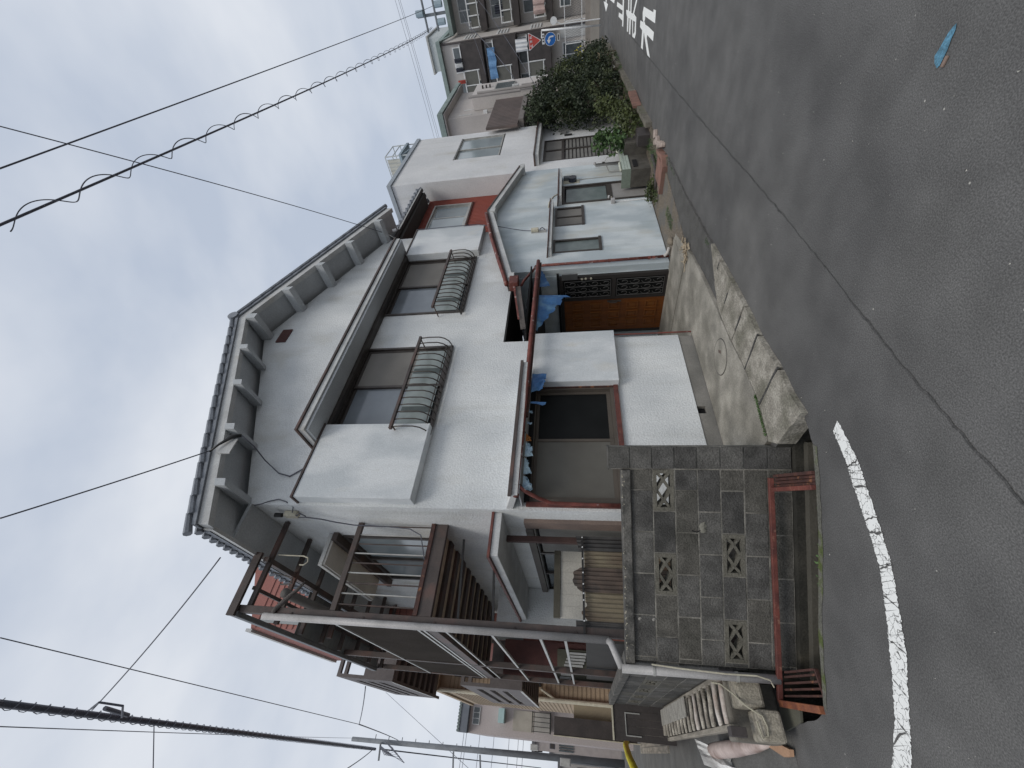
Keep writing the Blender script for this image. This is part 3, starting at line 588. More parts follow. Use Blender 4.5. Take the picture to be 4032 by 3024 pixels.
# entrance door: plane x = 6.875
dr = thing('entrance_door', (6.85, 5.4, 0.06), 'orange panelled wooden front door with lattice sidelight inside the porch', 'door')
DX = 6.80
f = MB(); f.box(DX, DX+.07, 4.66, 4.735, .06, 2.07); f.box(DX, DX+.07, 6.03, 6.09, .06, 2.07); f.box(DX, DX+.07, 5.16, 5.22, .06, 2.05); f.box(DX-.002, DX+.068, 4.736, 6.029, 2.0, 2.07)
f.box(DX+.002, DX+.066, 4.736, 5.159, 1.0, 1.08); f.box(DX+.002, DX+.066, 4.736, 5.159, .06, .10)
f.build('door_frame', mat('door_frame', (0.030, 0.026, 0.024)), dr)
B(DX+.045, DX+.052, 4.737, 5.158, .101, 1.999).build('dark_glass', G_DARK, dr)
leaf = B(DX+.015, DX+.055, 5.222, 6.028, .062, 1.998).build('door_leaf', mat('door_leaf_wood', (0.19, 0.060, 0.009), (0.13, 0.038, 0.006), 3, 0.5, 0.12, 60, (8, 8, 0.6)), dr)  # wood colour darkened to carry the dim light of the porch
for row in range(5):
    for colm in range(3):
        y0 = 5.31+colm*.225; z0 = .19+row*.355
        gg = MB()
        for (a, b, c, d) in ((y0, y0+.16, z0, z0+.018), (y0, y0+.16, z0+.209, z0+.227), (y0, y0+.018, z0+.019, z0+.208), (y0+.142, y0+.16, z0+.019, z0+.208)): gg.box(DX-.002, DX+.0148, a, b, c, d)
        gg.box(DX+.007, DX+.0147, y0+.04, y0+.12, z0+.055, z0+.172)
        gg.build('panel_moulding', WOODO, leaf)
hd = MB(); hd.tube([(DX, 5.275, .96), (DX-.045, 5.275, .97), (DX-.05, 5.275, 1.02), (DX-.045, 5.275, 1.10), (DX, 5.275, 1.12)], 0.009, 8); hd.box(DX+.002, DX+.013, 5.255, 5.295, .88, 1.15)
hd.build('handle', mat('brass_dark', (0.16, 0.14, 0.12), None, 5, 0.35, 0, 10, metal=0.8), leaf)
LAT = mat('lattice_grey', (0.15, 0.145, 0.14), None, 5, 0.4, 0, 10, metal=0.5)
for (z0, z1) in ((1.10, 1.97), (.12, .98)):
    lg = MB(); y0, y1 = 4.76, 5.13
    for y in (y0, y1, y0+.12, y0+.25): lg.tube([(DX-.006, y, z0), (DX-.006, y, z1)], 0.0055, 5)
    for z in (z0, z1): lg.tube([(DX-.006, y0, z), (DX-.006, y1, z)], 0.0055, 5)
    for k in range(4):
        for c in range(3):
            yc = y0+.06+c*.125; zc = z0+.11+k*.213
            pts = [(DX-.006, yc+.052*math.cos(t), zc+.085*math.sin(t)) for t in [i*math.pi/8-math.pi/2 for i in range(9)]]
            pts2 = [(DX-.006, yc-.05*math.cos(t)*.6, zc+.05*math.sin(t)-.03) for t in [i*math.pi/7-math.pi/2 for i in range(8)]]
            lg.tube(pts, 0.0055, 5); lg.tube(pts2, 0.0048, 5)
    lg.build('lattice', LAT, dr)
B(DX-.004, DX-.001, 4.685, 4.725, 1.50, 1.72).build('intercom', BROWN, dr)
B(DX-.03, DX-.001, 4.58, 4.70, 1.72, 2.02).build('letter_box', mat('grey_box', (0.10, 0.10, 0.10)), dr, bev=.004)
for z in (1.64, 1.57, 1.47): MB().prism([(DX-.02, 4.70+.022*math.cos(t), z+.022*math.sin(t)) for t in [i*.7854 for i in range(8)]], (.012, 0, 0)).build('bell_plate', CREAM, dr)
B(6.874, 6.99, 4.665, 6.27, 0.046, 2.95).build('porch_right_wall', STUC_W, house)
B(6.83, 6.873, 4.60, 6.27, 2.075, 2.12).build('door_head', DARK, house)
# pole at porch left corner
MB().tube([(4.955, 4.50, 0.05), (4.965, 4.505, 1.2)], 0.012, 6).build('corner_pipe', RUST, house)

MB().prism([(4.96, 4.36, 2.56), (4.96, 6.27, 2.72), (4.96, 6.27, 2.75), (4.96, 4.36, 2.59)], (1.85, 0, 0)).build('porch_shade_roof', DARK, house)  # near-black roof sheet added to darken the porch inside
MB().box(4.97, 6.86, 4.60, 6.26, 2.44, 2.50).build('porch_shade_panel', DARK, house)  # near-black panel added so the top of the opening stays black
# blue tarp hanging in the porch
tp = thing('blue_tarp', (5.9, 4.35, 2.3), 'torn blue tarpaulin hanging from the gutter in front of the porch door', 'tarp')
def sheet(poly_top, poly_bot, nx, ny, amp, seed, y_amp=.05):
    g = MB(); vs_ = []
    for j in range(ny+1):
        for i in range(nx+1):
            s = i/nx; t = j/ny
            a = Vector(poly_top[0]).lerp(Vector(poly_top[1]), s); b = Vector(poly_bot[0]).lerp(Vector(poly_bot[1]), s)
            p = a.lerp(b, t); p.y += y_amp*noise.noise(Vector((s*6+seed, t*2, seed)))*(0.3+t); p.x += amp*noise.noise(Vector((s*4, t*4+seed, 2.0)))*t
            p.z += amp*0.6*noise.noise(Vector((s*9, 3.3+seed, t)))*t*t
            vs_.append(p)
    g.add(vs_, [(j*(nx+1)+i, j*(nx+1)+i+1, (j+1)*(nx+1)+i+1, (j+1)*(nx+1)+i) for j in range(ny) for i in range(nx)]); return g
g = MB()
top = [(5.02, 2.41), (5.94, 2.41)]
cols = 26; vs_ = []
for i in range(cols+1):
    s = i/cols; x = 4.93+s*.86
    zb = 2.37 - .47*s**1.15 + .022*math.sin(s*31) + .012*math.sin(s*83)
    if s > .90: zb += .05*math.sin((s-.9)*90)
    for j in range(9):
        t = j/8; z = 2.42*(1-t)+zb*t
        vs_.append((x+.02*t*s, 4.27+.018*math.sin(s*26+t)*(.3+t*.7)+.012*math.sin(s*61)*t+.05*t, z))
g.add(vs_, [(i*9+j, i*9+j+1, (i+1)*9+j+1, (i+1)*9+j) for i in range(cols) for j in range(8)])
g.build('tarp_sheet', TARP, tp, smooth=True)
sheet([(6.05, 4.30, 2.41), (6.62, 4.30, 2.41)], [(6.1, 4.33, 2.20), (6.62, 4.35, 2.36)], 12, 5, .04, 3).build('tarp_sheet', TARP, tp, smooth=True)
tp2 = thing('tarp_remnant', (4.0, 4.3, 2.3), 'small frayed blue tarp corner hanging left of the lower shutter box', 'tarp')
sheet([(3.63, 4.28, 2.40), (3.98, 4.28, 2.40)], [(3.70, 4.30, 2.26), (3.98, 4.30, 2.19)], 10, 6, .05, 5).build('tarp_sheet', TARP, tp2, smooth=True)
sheet([(3.44, 4.28, 2.40), (3.465, 4.28, 2.40)], [(3.43, 4.30, 2.20), (3.47, 4.30, 2.19)], 2, 5, .01, 6).build('tarp_strip', TARP, tp2, smooth=True)
tp3 = thing('faded_tarp_shreds', (2.6, 4.28, 2.38), 'pale shredded tarp scraps caught behind the left part of the red gutter', 'tarp')
for k, (x0, x1, d) in enumerate(((2.18, 2.36, .10), (2.38, 2.60, .07), (2.62, 2.82, .09), (2.84, 2.95, .05), (3.1, 3.14, .05), (3.28, 3.33, .05))):
    sheet([(x0, 4.275, 2.42), (x1, 4.275, 2.42)], [(x0+.01, 4.285, 2.40-d), (x1-.02, 4.285, 2.42-d*.6)], 8, 4, .04, 10+k).build('scrap', TARPW if k != 3 else mat('orange_scrap', (0.40, 0.17, 0.05)), tp3)

# wing (single storey part right of the porch) ------------------------------
wing = thing('side_wing', (9.3, Y0, 0), 'single-storey bluish white wing with low gable, right of the porch', 'house wing')
WD = (9.44, 10.42, 0.10, 2.04); W1 = (7.50, 7.96, 1.27, 2.17); W2 = (8.56, 9.46-.16, 1.58, 2.15)
W2 = (8.56, 9.36, 1.58, 2.15)
WD = (9.56, 10.46, 0.08, 2.02)
m = wall_xz(6.895, 11.64, 0.055, 2.961, Y0-.012, Y0+.12, [WD, W1, W2]); m.build('front_wall', STUC_W, wing)
MB().prism([(6.70, Y0-.012, 2.961), (11.64, Y0-.012, 2.961), (11.64, Y0-.012, 3.24), (9.65, Y0-.012, 3.76), (6.70, Y0-.012, 3.02)], (0, .0115, 0)).prism([(8.61, Y0+.001, 2.962), (11.63, Y0+.001, 2.962), (11.63, Y0+.001, 3.24), (9.65, Y0+.001, 3.75), (8.61, Y0+.001, 3.49)], (0, .11, 0)).build('gable_wall', STUC_W, wing)
B(6.86, 11.64, Y0+.01, Y0+.11, -.05, .054).build('foundation', FOUND, wing)
B(7.0, 11.6, Y0+.9, Y0+.95, .1, 2.9).build('inner_wall', DARK, wing)
def verge(x0, z0, x1, z1, nm='verge_board'):
    y = 4.32
    MB().prism([(x0, y, z0-.10), (x1, y, z1-.10), (x1, y, z1), (x0, y, z0)], (0, .035, 0)).build(nm, TRIM, wing)
    MB().prism([(x0, y-.02, z0+.001), (x1, y-.02, z1+.001), (x1, y-.02, z1+.03), (x0, y-.02, z0+.03)], (0, .30, 0)).build('roof_sheet', BROWN, wing)
    MB().prism([(x0, y+.036, z0-.06), (x1, y+.036, z1-.06), (x1, y+.036, z1-.035), (x0, y+.036, z0-.035)], (0, Y0-y-.04, 0)).build('soffit', TRIM, wing)
k_ = (4.32/4.545)
verge(6.655*k_, 1.76+(3.03-1.76)*k_, 9.62*k_, 1.76+(3.79-1.76)*k_); verge(9.62*k_+.002, 1.76+(3.79-1.76)*k_, 12.10*k_, 1.76+(3.19-1.76)*k_)
for (x, z) in ((6.42, 2.87), (9.08, 3.52), (11.42, 3.01)):
    B(x-.02, x+.13, 4.29, Y0-.002, z, z+.11).build('purlin_end', TRIM, wing, bev=.004)
B(6.6, 11.6, Y0+.0, 9.3, 3.78, 3.80) 
MB().prism([(6.6, Y0+.07, 3.06), (9.62, Y0+.07, 3.79), (11.64, Y0+.07, 3.30), (11.64, Y0+.07, 3.27), (9.62, Y0+.07, 3.76), (6.6, Y0+.07, 3.03)], (0, .5, 0)).build('roof_deck', SHRED, wing)
# valley gutter against the upper wall
vg = thing('valley_gutter', (8.0, 4.25, 3.3), 'rust-red gutter climbing the slope between the upper wall and the wing roof', 'gutter')
MB().tube([(8.98, 4.30, 3.72), (7.89, 4.30, 3.465), (6.96, 4.30, 3.205), (6.40, 4.30, 3.04), (6.18, 4.30, 2.985)], 0.036, 9).build('gutter_tube', RUST, vg, smooth=True)
MB().bar((8.98, 4.34, 3.70), (6.2, 4.34, 2.97), .03, .035).build('gutter_backing', RUSTD, vg)
B(6.06, 6.28, 4.18, 4.36, 2.76, 2.92).build('hopper_box', REDP, vg, bev=.006)
bb = thing('broken_fascia', (5.6, 4.3, 2.7), 'rotten grey timber fascia left hanging above the open porch', 'beam')
MB().bar((6.06, 4.28, 2.76), (4.98, 4.30, 2.60), .04, .085).build('beam', BEAMO, bb, bev=.004)
MB().bar((6.10, 4.24, 2.84), (5.15, 4.25, 2.68), .012, .03).build('peeling_strip', RUST, bb)
# wing windows, door, awnings
def small_win(x0, x1, z0, z1, pm, mull=False):
    f = MB(); f.box(x0-.03, x1+.03, Y0-.035, Y0+.03, z0-.045, z0+.01); f.box(x0-.02, x0+.03, Y0-.02, Y0+.03, z0+.011, z1-.011); f.box(x1-.03, x1+.02, Y0-.02, Y0+.03, z0+.011, z1-.011); f.box(x0-.02, x1+.02, Y0-.021, Y0+.031, z1-.01, z1+.03)
    if mull: f.box((x0+x1)/2-.015, (x0+x1)/2+.015, Y0-.01, Y0+.02, z0+.011, z1-.011)
    wo = f.build('window', ALU, wing)
    B(x0+.031, x1-.031, Y0+.012, Y0+.016, z0+.011, z1-.011).build('pane', pm, wo); return wo
small_win(*W1, G_GREEN); small_win(*W2, G_NET, True)
wd = MB(); wd.box(WD[0]-.02, WD[0]+.04, Y0-.03, Y0+.05, .08, 2.03); wd.box(WD[1]-.04, WD[1]+.02, Y0-.03, Y0+.05, .08, 2.03); wd.box(WD[0]+.041, WD[1]-.041, Y0-.028, Y0+.048, 1.97, 2.03)
wd.box(WD[0]+.041, WD[1]-.041, Y0-.01, Y0+.03, .86, .98)
do = wd.build('kitchen_door', ALU, wing)
B(WD[0]+.042, WD[1]-.042, Y0+.0, Y0+.02, .09, .859).build('lower_panel', mat('grey_panel', (0.30, 0.29, 0.28), (0.26, 0.25, 0.24), 3, .6, .1, 60), do)
B(WD[0]+.10, WD[1]-.10, Y0+.01, Y0+.016, .99, 1.93).build('pane', G_GREEN, do)
f = MB(); f.box(WD[0]+.042, WD[0]+.10, Y0, Y0+.025, .981, 1.969); f.box(WD[1]-.10, WD[1]-.042, Y0, Y0+.025, .981, 1.969); f.build('door_stile', ALU, do)
MB().tube([(9.63, Y0-.03, .96), (9.63, Y0-.08, .96)], .022, 8).build('door_knob', WHT, do)
MB().tube([(9.63, Y0-.03, .90), (9.63, Y0-.05, .90)], .014, 8).build('lock', CREAM, do)
def hood(x0, x1, z0, z1, d):
    o = MB().prism([(x0, Y0-.001, z0), (x0, Y0-d, z0), (x0, Y0-d, z1-.03), (x0, Y0-.001, z1)], (x1-x0, 0, 0)).build('window_hood', TRIM, wing)
    MB().prism([(x0-.02, Y0-.002, z1+.002), (x0-.02, Y0-d-.02, z1-.028), (x0-.02, Y0-d-.02, z1-.008), (x0-.02, Y0-.002, z1+.022)], (x1-x0+.04, 0, 0)).build('flashing', RUSTD, o)
    return o
hood(7.36, 9.42, 2.215, 2.30, .22); hood(9.50, 10.95, 2.03, 2.12, .25)
# electric box, wires, pipes on the wing
eb = thing('meter_box', (8.38, 4.5, 2.5), 'cream electric junction box hanging by the window hood of the wing', 'junction box')
B(8.34, 8.44, Y0-.03, Y0-.002, 2.36, 2.68).build('back_board', ALUL, eb); B(8.35, 8.43, Y0-.10, Y0-.031, 2.52, 2.68).build('cover', CREAM, eb, bev=.01)
MB().tube([(8.40, Y0-.06, 2.50), (8.42, Y0-.09, 2.44), (8.38, Y0-.06, 2.38)], .012, 6).build('lead', WIRE, eb)
em = thing('electric_meter', (10.83, 4.48, 1.65), 'round dark electric meter on a cream board beside the wing door', 'electric meter')
B(10.62, 10.80, Y0-.025, Y0-.002, 1.60, 2.0).build('board', CREAM, em, bev=.004)
MB().tube([(10.72, Y0-.03, 1.77), (10.72, Y0-.13, 1.77)], .10, 18).build('meter_body', mat('meter', (0.04, 0.045, 0.06), None, 5, .15, 0, 10), em, smooth=False)
B(10.78, 10.90, Y0-.10, Y0-.003, 1.84, 1.99).build('breaker', mat('breaker', (0.16, 0.17, 0.18)), em, bev=.006)
cd = thing('conduit', (10.85, 4.5, .1), 'thin grey conduit running down the wing wall below the meter', 'conduit')
MB().tube([(10.78, Y0-.02, 1.6), (10.80, Y0-.02, .8), (10.72, Y0-.02, .12)], .012, 6).build('pipe', ALUL, cd)
tp_ = thing('garden_tap', (10.9, 4.4, .95), 'bent water tap pipe rising beside the tiled sink', 'tap')
MB().tube([(11.02, Y0-.02, .1), (10.98, Y0-.05, .86), (10.98, 4.25, .98), (11.0, 4.15, .93), (11.0, 4.15, .84)], .011, 6).build('pipe', ALUL, tp_)
MB().tube([(10.96, 4.25, .98), (10.96, 4.25, 1.04)], .02, 6).build('handle', ALU, tp_)
wp = thing('water_pipe', (9.2, 4.5, .1), 'white water pipe with valve left of the wing door', 'pipe')
MB().tube([(9.42, Y0-.025, .05), (9.42, Y0-.025, .86), (9.40, Y0-.09, .86)], .016, 7).build('pipe', WHT, wp)
B(9.36, 9.44, Y0-.12, Y0-.003, .84, .93).build('valve', PIPEW, wp, bev=.01)
lp2 = thing('lagged_pipe', (11.5, 4.5, .1), 'white lagged pipe in the corner between the wing and the next house', 'pipe')
MB().tube([(11.5, Y0-.04, .05), (11.5, Y0-.04, 1.16), (11.48, Y0-.10, 1.2)], .04, 8).build('pipe', PIPEW, lp2, smooth=True)
ac = thing('cable_cover', (9.5, 4.5, 2.2), 'cream cable duct stepping down between the two window hoods', 'cable duct')
MB().tube([(9.45, Y0-.02, 2.34), (9.70, Y0-.02, 2.33), (9.98, Y0-.02, 2.24), (10.1, Y0-.02, 2.13)], .014, 6).build('duct', CREAM, ac)
# wire from upper wall across to the box
MB().tube([(8.62, 4.36, 5.3), (8.63, 4.36, 4.4), (8.64, 4.37, 3.9), (8.52, 4.40, 3.4), (8.47, 4.46, 3.08), (8.44, 4.50, 2.85), (8.40, 4.50, 2.68)], .008, 5).build('wall_cable', WIRE, None, 'dark cable running down past the shutter box to the wing', 'cable')

# set back red sided wall between house and white neighbour
rw = thing('red_sided_house', (10.2, 5.06, 0), 'rust-red corrugated house wall with tiled eave, between the white houses', 'house')
RX0, RX1, RY, RZ = 8.61, 11.64, 5.06, 5.86
wx0, wx1, wz0, wz1 = 9.86, 11.22, 4.58, 5.60
base = wall_xz(RX0, RX1, 3.0, RZ, RY+.035, RY+.12, [(wx0, wx1, wz0, wz1)]); base.build('wall', mat('red_groove_shade', (0.10, 0.028, 0.022)), rw)  # groove backs painted dark red to stand for shade in the corrugation
g = MB(); n = 40; dx = (RX1-RX0)/n
for i in range(n):
    x = RX0+i*dx
    segs = [(3.0, RZ)] if not (wx0-.04 < x+dx/2 < wx1+.04) else [(3.0, wz0-.04), (wz1+.04, RZ)]
    for a, b in segs: g.add([(x+dx*.10, RY+.032, a), (x+dx*.25, RY, a), (x+dx*.70, RY, a), (x+dx*.85, RY+.032, a), (x+dx*.10, RY+.032, b), (x+dx*.25, RY, b), (x+dx*.70, RY, b), (x+dx*.85, RY+.032, b)], [(0, 1, 5, 4), (1, 2, 6, 5), (2, 3, 7, 6)])
g.build('corrugated_siding', REDW, rw, kind='stuff')
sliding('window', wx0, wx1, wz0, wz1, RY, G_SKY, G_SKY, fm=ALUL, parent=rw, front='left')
B(wx0-.06, wx1+.06, RY-.03, RY-.003, wz0-.075, wz0-.035).build('window_sill', RUSTD, rw)
B(RX0, RX1, RY+.05, 9, RZ-.02, RZ+.05).build('roof_deck', DKBR, rw)
MB().prism([(RX0+.02, RY-.40, RZ+.06), (RX0+.02, RY+.3, RZ+.30), (RX0+.02, RY+.3, RZ+.34), (RX0+.02, RY-.40, RZ+.12)], (RX1-RX0-.3, 0, 0)).build('eave_board', DKBR, rw)
B(RX0+.02, RX1-.3, RY-.38, RY+.0, RZ-.02, RZ+.055).build('soffit', mat('soffit_dark', (0.06, 0.055, 0.05)), rw)
MB().tube([(RX0+.03, RY-.43, RZ+.10), (RX1-.28, RY-.43, RZ+.07)], .055, 10).build('gutter', DKBR, rw, smooth=True)
MB().bar((RX0+.5, RY-.50, RZ+.07), (RX1-.32, RY-.50, RZ+.05), .012, .03).build('gutter_lip', ALUL, rw)
g = MB()
for k in range(13):
    x = RX0+.1+k*.222; g.tube([(x, RY-.46, RZ+.17), (x, RY+.2, RZ+.40)], .065, 6)
for k in range(3): g.tube([(RX1-.30+.02*k, RY-.40+k*.17, RZ+.16+k*.0), (RX1-.16+.02*k, RY-.42+k*.17, RZ+.10-k*.05)], .07, 6)
g.build('eave_tile', TILE, rw, kind='stuff')
# bracket with white insulator on the wall corner
br = thing('wire_bracket', (8.6, 4.5, 6.0), 'small white wire insulator bracket at the top right wall corner', 'insulator')
MB().tube([(8.56, 4.52, 5.82), (8.57, 4.42, 5.93), (8.60, 4.38, 6.03)], .010, 6).build('arm', ALUL, br)
MB().tube([(8.68, 4.36, 5.90), (8.72, 4.36, 5.82)], .03, 8).build('insulator', SWHT, br)
MB().tube([(8.60, 4.38, 6.0), (8.62, 4.36, 6.08)], .02, 8).build('clamp', ALUL, br)

# ================================================================== BLOCK WALL (facing the camera)
bwall = thing('block_wall', tuple(bw(-1.65, 4.12, -.14)), 'dark grey concrete block wall with openwork blocks above the ditch', 'wall')
D0, TH = 4.12, 0.10
ZK = [-0.135+0.2035*k for k in range(9)]
Rn = bw(1, 0, 0)-bw(0, 0, 0); Nn = bw(0, 1, 0)-bw(0, 0, 0)
def bwbox(m, ra, rb, za, zb, d0=D0, d1=D0+TH):
    return m.obox(bw(ra, d0, za), Rn*(rb-ra), Nn*(d1-d0), (0, 0, zb-za))
J = 0.0055
rrb = random.Random(21)
def add_block(ra, rb, k, d0=D0, th=TH, parent=bwall, fn=bwbox):
    j = rrb.uniform(-.0015, .0025)
    m = MB(); fn(m, ra+J, rb-J, ZK[k]+J, ZK[k+1]-J, d0+j, d0+th+j)
    return m.build('block', rrb.choice(BLOCKM), parent, bev=0.004)
openw = {5: [(-1.25, -.85), (-2.05, -1.65)], 2: [(-1.85, -1.45), (-2.65, -2.25)]}
for k in range(7):
    joints = [-.85]; x = -1.05 if k % 2 == 0 else -1.25
    while x > -2.66: joints.append(x); x -= .4
    joints.append(-2.69)
    for a, b in zip(joints[1:], joints[:-1]):
        if b-a < .03: continue
        if any(abs(a-o[0]) < .02 for o in openw.get(k, [])) or (k == 2 and abs(b+2.25) < .02): continue
        add_block(a, b, k)
for k in range(8): add_block(-.85+.003, -.632, k, D0-.012, .125)
# openwork blocks: frame, lozenge, two arcs
def open_block(ra, rb, k, parent=bwall, fn=bwbox, d0=D0, P3=bw, th=TH):
    z0, z1 = ZK[k]+J, ZK[k+1]-J; ra += J; rb -= J; m = MB()
    fb = .034
    fn(m, ra, rb, z0, z0+fb, d0, d0+th); fn(m, ra, rb, z1-fb, z1, d0, d0+th)
    fn(m, ra, ra+fb, z0+fb+.0005, z1-fb-.0005, d0, d0+th); fn(m, rb-fb, rb, z0+fb+.0005, z1-fb-.0005, d0, d0+th)
    rc, zc = (ra+rb)/2, (z0+z1)/2; hw = (rb-ra)/2-fb; hh = (z1-z0)/2-fb
    def barp(p, q, wd, dd):
        (r1, zz1), (r2, zz2) = p, q; L_ = math.hypot(r2-r1, zz2-zz1); nx, nz_ = -(zz2-zz1)/L_*wd/2, (r2-r1)/L_*wd/2
        m.prism([P3(r1+nx, d0+dd, zz1+nz_), P3(r2+nx, d0+dd, zz2+nz_), P3(r2-nx, d0+dd, zz2-nz_), P3(r1-nx, d0+dd, zz1-nz_)], (P3(0, 1, 0)-P3(0, 0, 0))*(th-2*dd))
    for i, (p, q) in enumerate((((rc-hw*.98, zc-hh*.1), (rc-hw*.30, zc+hh)), ((rc-hw*.98, zc+hh*.1), (rc-hw*.30, zc-hh)), ((rc+hw*.98, zc-hh*.1), (rc+hw*.30, zc+hh)), ((rc+hw*.98, zc+hh*.1), (rc+hw*.30, zc-hh)),
                                ((rc-hw*.62, zc), (rc, zc+hh*1.0)), ((rc-hw*.62, zc), (rc, zc-hh*1.0)), ((rc+hw*.62, zc), (rc, zc+hh*1.0)), ((rc+hw*.62, zc), (rc, zc-hh*1.0)))):
        if i < 4: continue
        barp(p, q, .026, .004+.0006*i)
    for i, s in enumerate((-1, 1)):
        barp((rc+s*hw*.62, zc), (rc+s*hw, zc+hh*.80), .024, .003+.0007*i); barp((rc+s*hw*.62, zc), (rc+s*hw, zc-hh*.80), .024, .0055+.0007*i)
        arc = [(rc+s*(hw-.046*math.sin(t)), zc+.046*math.cos(t)) for t in [math.pi*q/6 for q in range(7)]]
        for a_, b_ in zip(arc[:-1], arc[1:]): barp(a_, b_, .021, .009+.0007*i)
    return m.build('openwork_block', mat('openwork', (0.142, 0.135, 0.112), (0.10, 0.096, 0.08), 8, .95, .8, 60, grain=.25), parent)
open_block(-1.25, -.85-.0, 5); open_block(-2.05, -1.65, 5); open_block(-1.85, -1.45, 2); open_block(-2.65, -2.25, 2)
# mortar slab, recessed, with holes at the openwork
def strip(ra, rb, za, zb):
    m = MB(); bwbox(m, ra, rb, za, zb, D0+.003, D0+TH-.003); return m
mm = MB()
def mbar(ra, rb, za, zb): bwbox(mm, ra, rb, za, zb, D0+.0035, D0+TH-.004)
for k in range(7):
    hs = sorted(openw.get(k, [])); xs = [-2.69]
    for h in hs: xs += [h[0]+.004, h[1]-.004]
    xs.append(-.635)
    for i in range(0, len(xs), 2):
        if xs[i+1]-xs[i] > .01: mbar(xs[i], xs[i+1], ZK[k]+(.0001 if k else 0), ZK[k+1])
    for h in hs:      # thin joint lines above and below the openwork
        mbar(h[0]+.004, h[1]-.004, ZK[k], ZK[k]+.007); mbar(h[0]+.004, h[1]-.004, ZK[k+1]-.007, ZK[k+1])
mbar(-.85, -.635, ZK[7], ZK[8]-.008)
mm.build('mortar', MORT, bwall)
m = MB(); bwbox(m, -2.71, -.853, 1.291, 1.375, D0-.035, D0+TH+.02); m.build('coping', COPE, bwall, bev=.008)
m = MB(); bwbox(m, -.852, -.63, ZK[8]-.004, ZK[8]+.006, D0-.014, D0+.115); m.build('pillar_cap', COPE, bwall)
# cement patch
pt = MB(); 
def blob(m, c, rx, rz, n=14, seed=0, d=.02):
    rr = random.Random(seed); pts = [bw(c[0]+rx*math.cos(t)*rr.uniform(.7, 1.15), D0-.004-d*0, c[1]+rz*math.sin(t)*rr.uniform(.7, 1.15)) for t in [2*math.pi*i/n for i in range(n)]]
    ctr = bw(c[0], D0-d, c[1]); k = len(m.v); m.v += [tuple(p) for p in pts]+[tuple(ctr)]; m.f += [(k+i, k+(i+1) % n, k+n) for i in range(n)]
blob(pt, (-1.39, .640), .055, .038, 14, 3, .02)
pt.build('cement_patch', mat('cement_patch', (0.23, 0.225, 0.19), (0.17, 0.165, 0.14), 20, .95, 1, 60), bwall)
for c in ((-2.285, 1.235), (-2.285, 1.105)):
    pt = MB(); blob(pt, c, .018, .018, 9, 4, .012); pt.build('cement_spot', mat('cement_spot', (0.27, 0.26, 0.24)), bwall)
m = MB().tube([bw(-1.42, D0-.002, .66), bw(-1.44, D0-.003, .70), bw(-1.425, D0-.003, .74)], .005, 5); m.build('crack', DARK, bwall)
# lichen spots on the coping
g = MB(); rr = random.Random(8)
for k in range(46):
    r_ = rr.uniform(-2.68, -.9); c = bw(r_, D0-.037, 1.375-abs(rr.gauss(0, .012))); s_ = rr.uniform(.003, .009)
    g.add([c+Rn*s_, c+Vector((0, 0, s_)), c-Rn*s_, c-Vector((0, 0, s_*.7))], [(0, 1, 2, 3)])
g.build('lichen', mat('lichen', (0.45, 0.42, 0.33)), bwall, kind='stuff')

# side block wall along the alley (plane x = XA)
XA = 0.705
swall = thing('alley_block_wall', (XA, 7, .3), 'long dark block wall receding down the alley on the left', 'wall')
def xbox(m, ya, yb, za, zb, d0=XA, d1=XA+.10): return m.box(d0, d1, ya, yb, za, zb)
def xp(r_, d, z=0.0): return Vector((d, r_, z))
for k in range(2, 7):
    y = 4.90 if k % 2 else 5.10
    js = [4.90]
    if k % 2 == 0: js.append(5.10)
    while js[-1] < 9.2: js.append(js[-1]+.4)
    for i, (a, b) in enumerate(zip(js[:-1], js[1:])):
        if k == 5 and i % 2 == 1: open_block(a, b, k, swall, xbox, XA, xp)
        else: add_block(a, b, k, XA, .10, swall, xbox)
m = MB(); 
for k in range(2, 7):
    if k != 5: m.box(XA+.0035, XA+.096, 4.91, 9.3, ZK[k], ZK[k+1])
js = [4.90+.4*i for i in range(12)]
for i, (a, b) in enumerate(zip(js[:-1], js[1:])):
    if i % 2 == 0: m.box(XA+.0035, XA+.096, a-.003, b+.003, ZK[5]+.0002, ZK[6]-.0002)
m.build('mortar', MORT, swall)
B(XA-.025, XA+.12, 4.90, 9.35, 1.291, 1.375).build('coping', COPE, swall, bev=.008)
B(XA-.03, XA+.13, 4.90, 9.3, -.5, ZK[2]-.002).build('footing', DITCH, swall)

# downpipe in front of the wall corner
cp = thing('corner_downpipe', (.70, 4.75, 0), 'grey plastic downpipe running down the left corner of the block wall', 'downpipe')
q0 = bw(-2.735, 4.05, 1.42); q1 = bw(-2.71, 4.03, .05)
MB().tube([(0.895, 5.02, 5.50), (.893, 4.99, 3.5), (.887, 4.98, 1.52)], .037, 12).build('upper_pipe', PIPEW, cp, smooth=True)
MB().tube([(.887, 4.98, 1.53), (.85, 4.93, 1.50), (q0.x+.01, q0.y+.02, q0.z)], .034, 12).build('elbow', PIPEW, cp, smooth=True)
MB().tube([tuple(q0), tuple(q0.lerp(q1, .5)), tuple(q1)], .038, 12).build('lower_pipe', PIPEW, cp, smooth=True)
for t in (.22, .75):
    c = q0.lerp(q1, t); MB().tube([c, c+Vector((0, 0, .022))], .043, 12).build('strap', ALUL, cp)
for z in (5.15, 4.25, 3.4, 2.5, 1.85): MB().bar((.893, 4.985, z), (.96, 5.03, z), .016, .02).build('bracket', BROWN, cp)
wc_ = q0+Vector((0, 0, 0))
MB().tube([bw(-2.66, 4.03, 1.15), bw(-2.665, 4.01, .9), bw(-2.675, 4.0, .5), bw(-2.67, 4.0, .25), bw(-2.70, 4.0, .14), bw(-2.76, 4.0, .11)], .007, 6).build('thin_hose', CREAM, None, 'thin cream hose hooked down the corner of the block wall', 'hose')

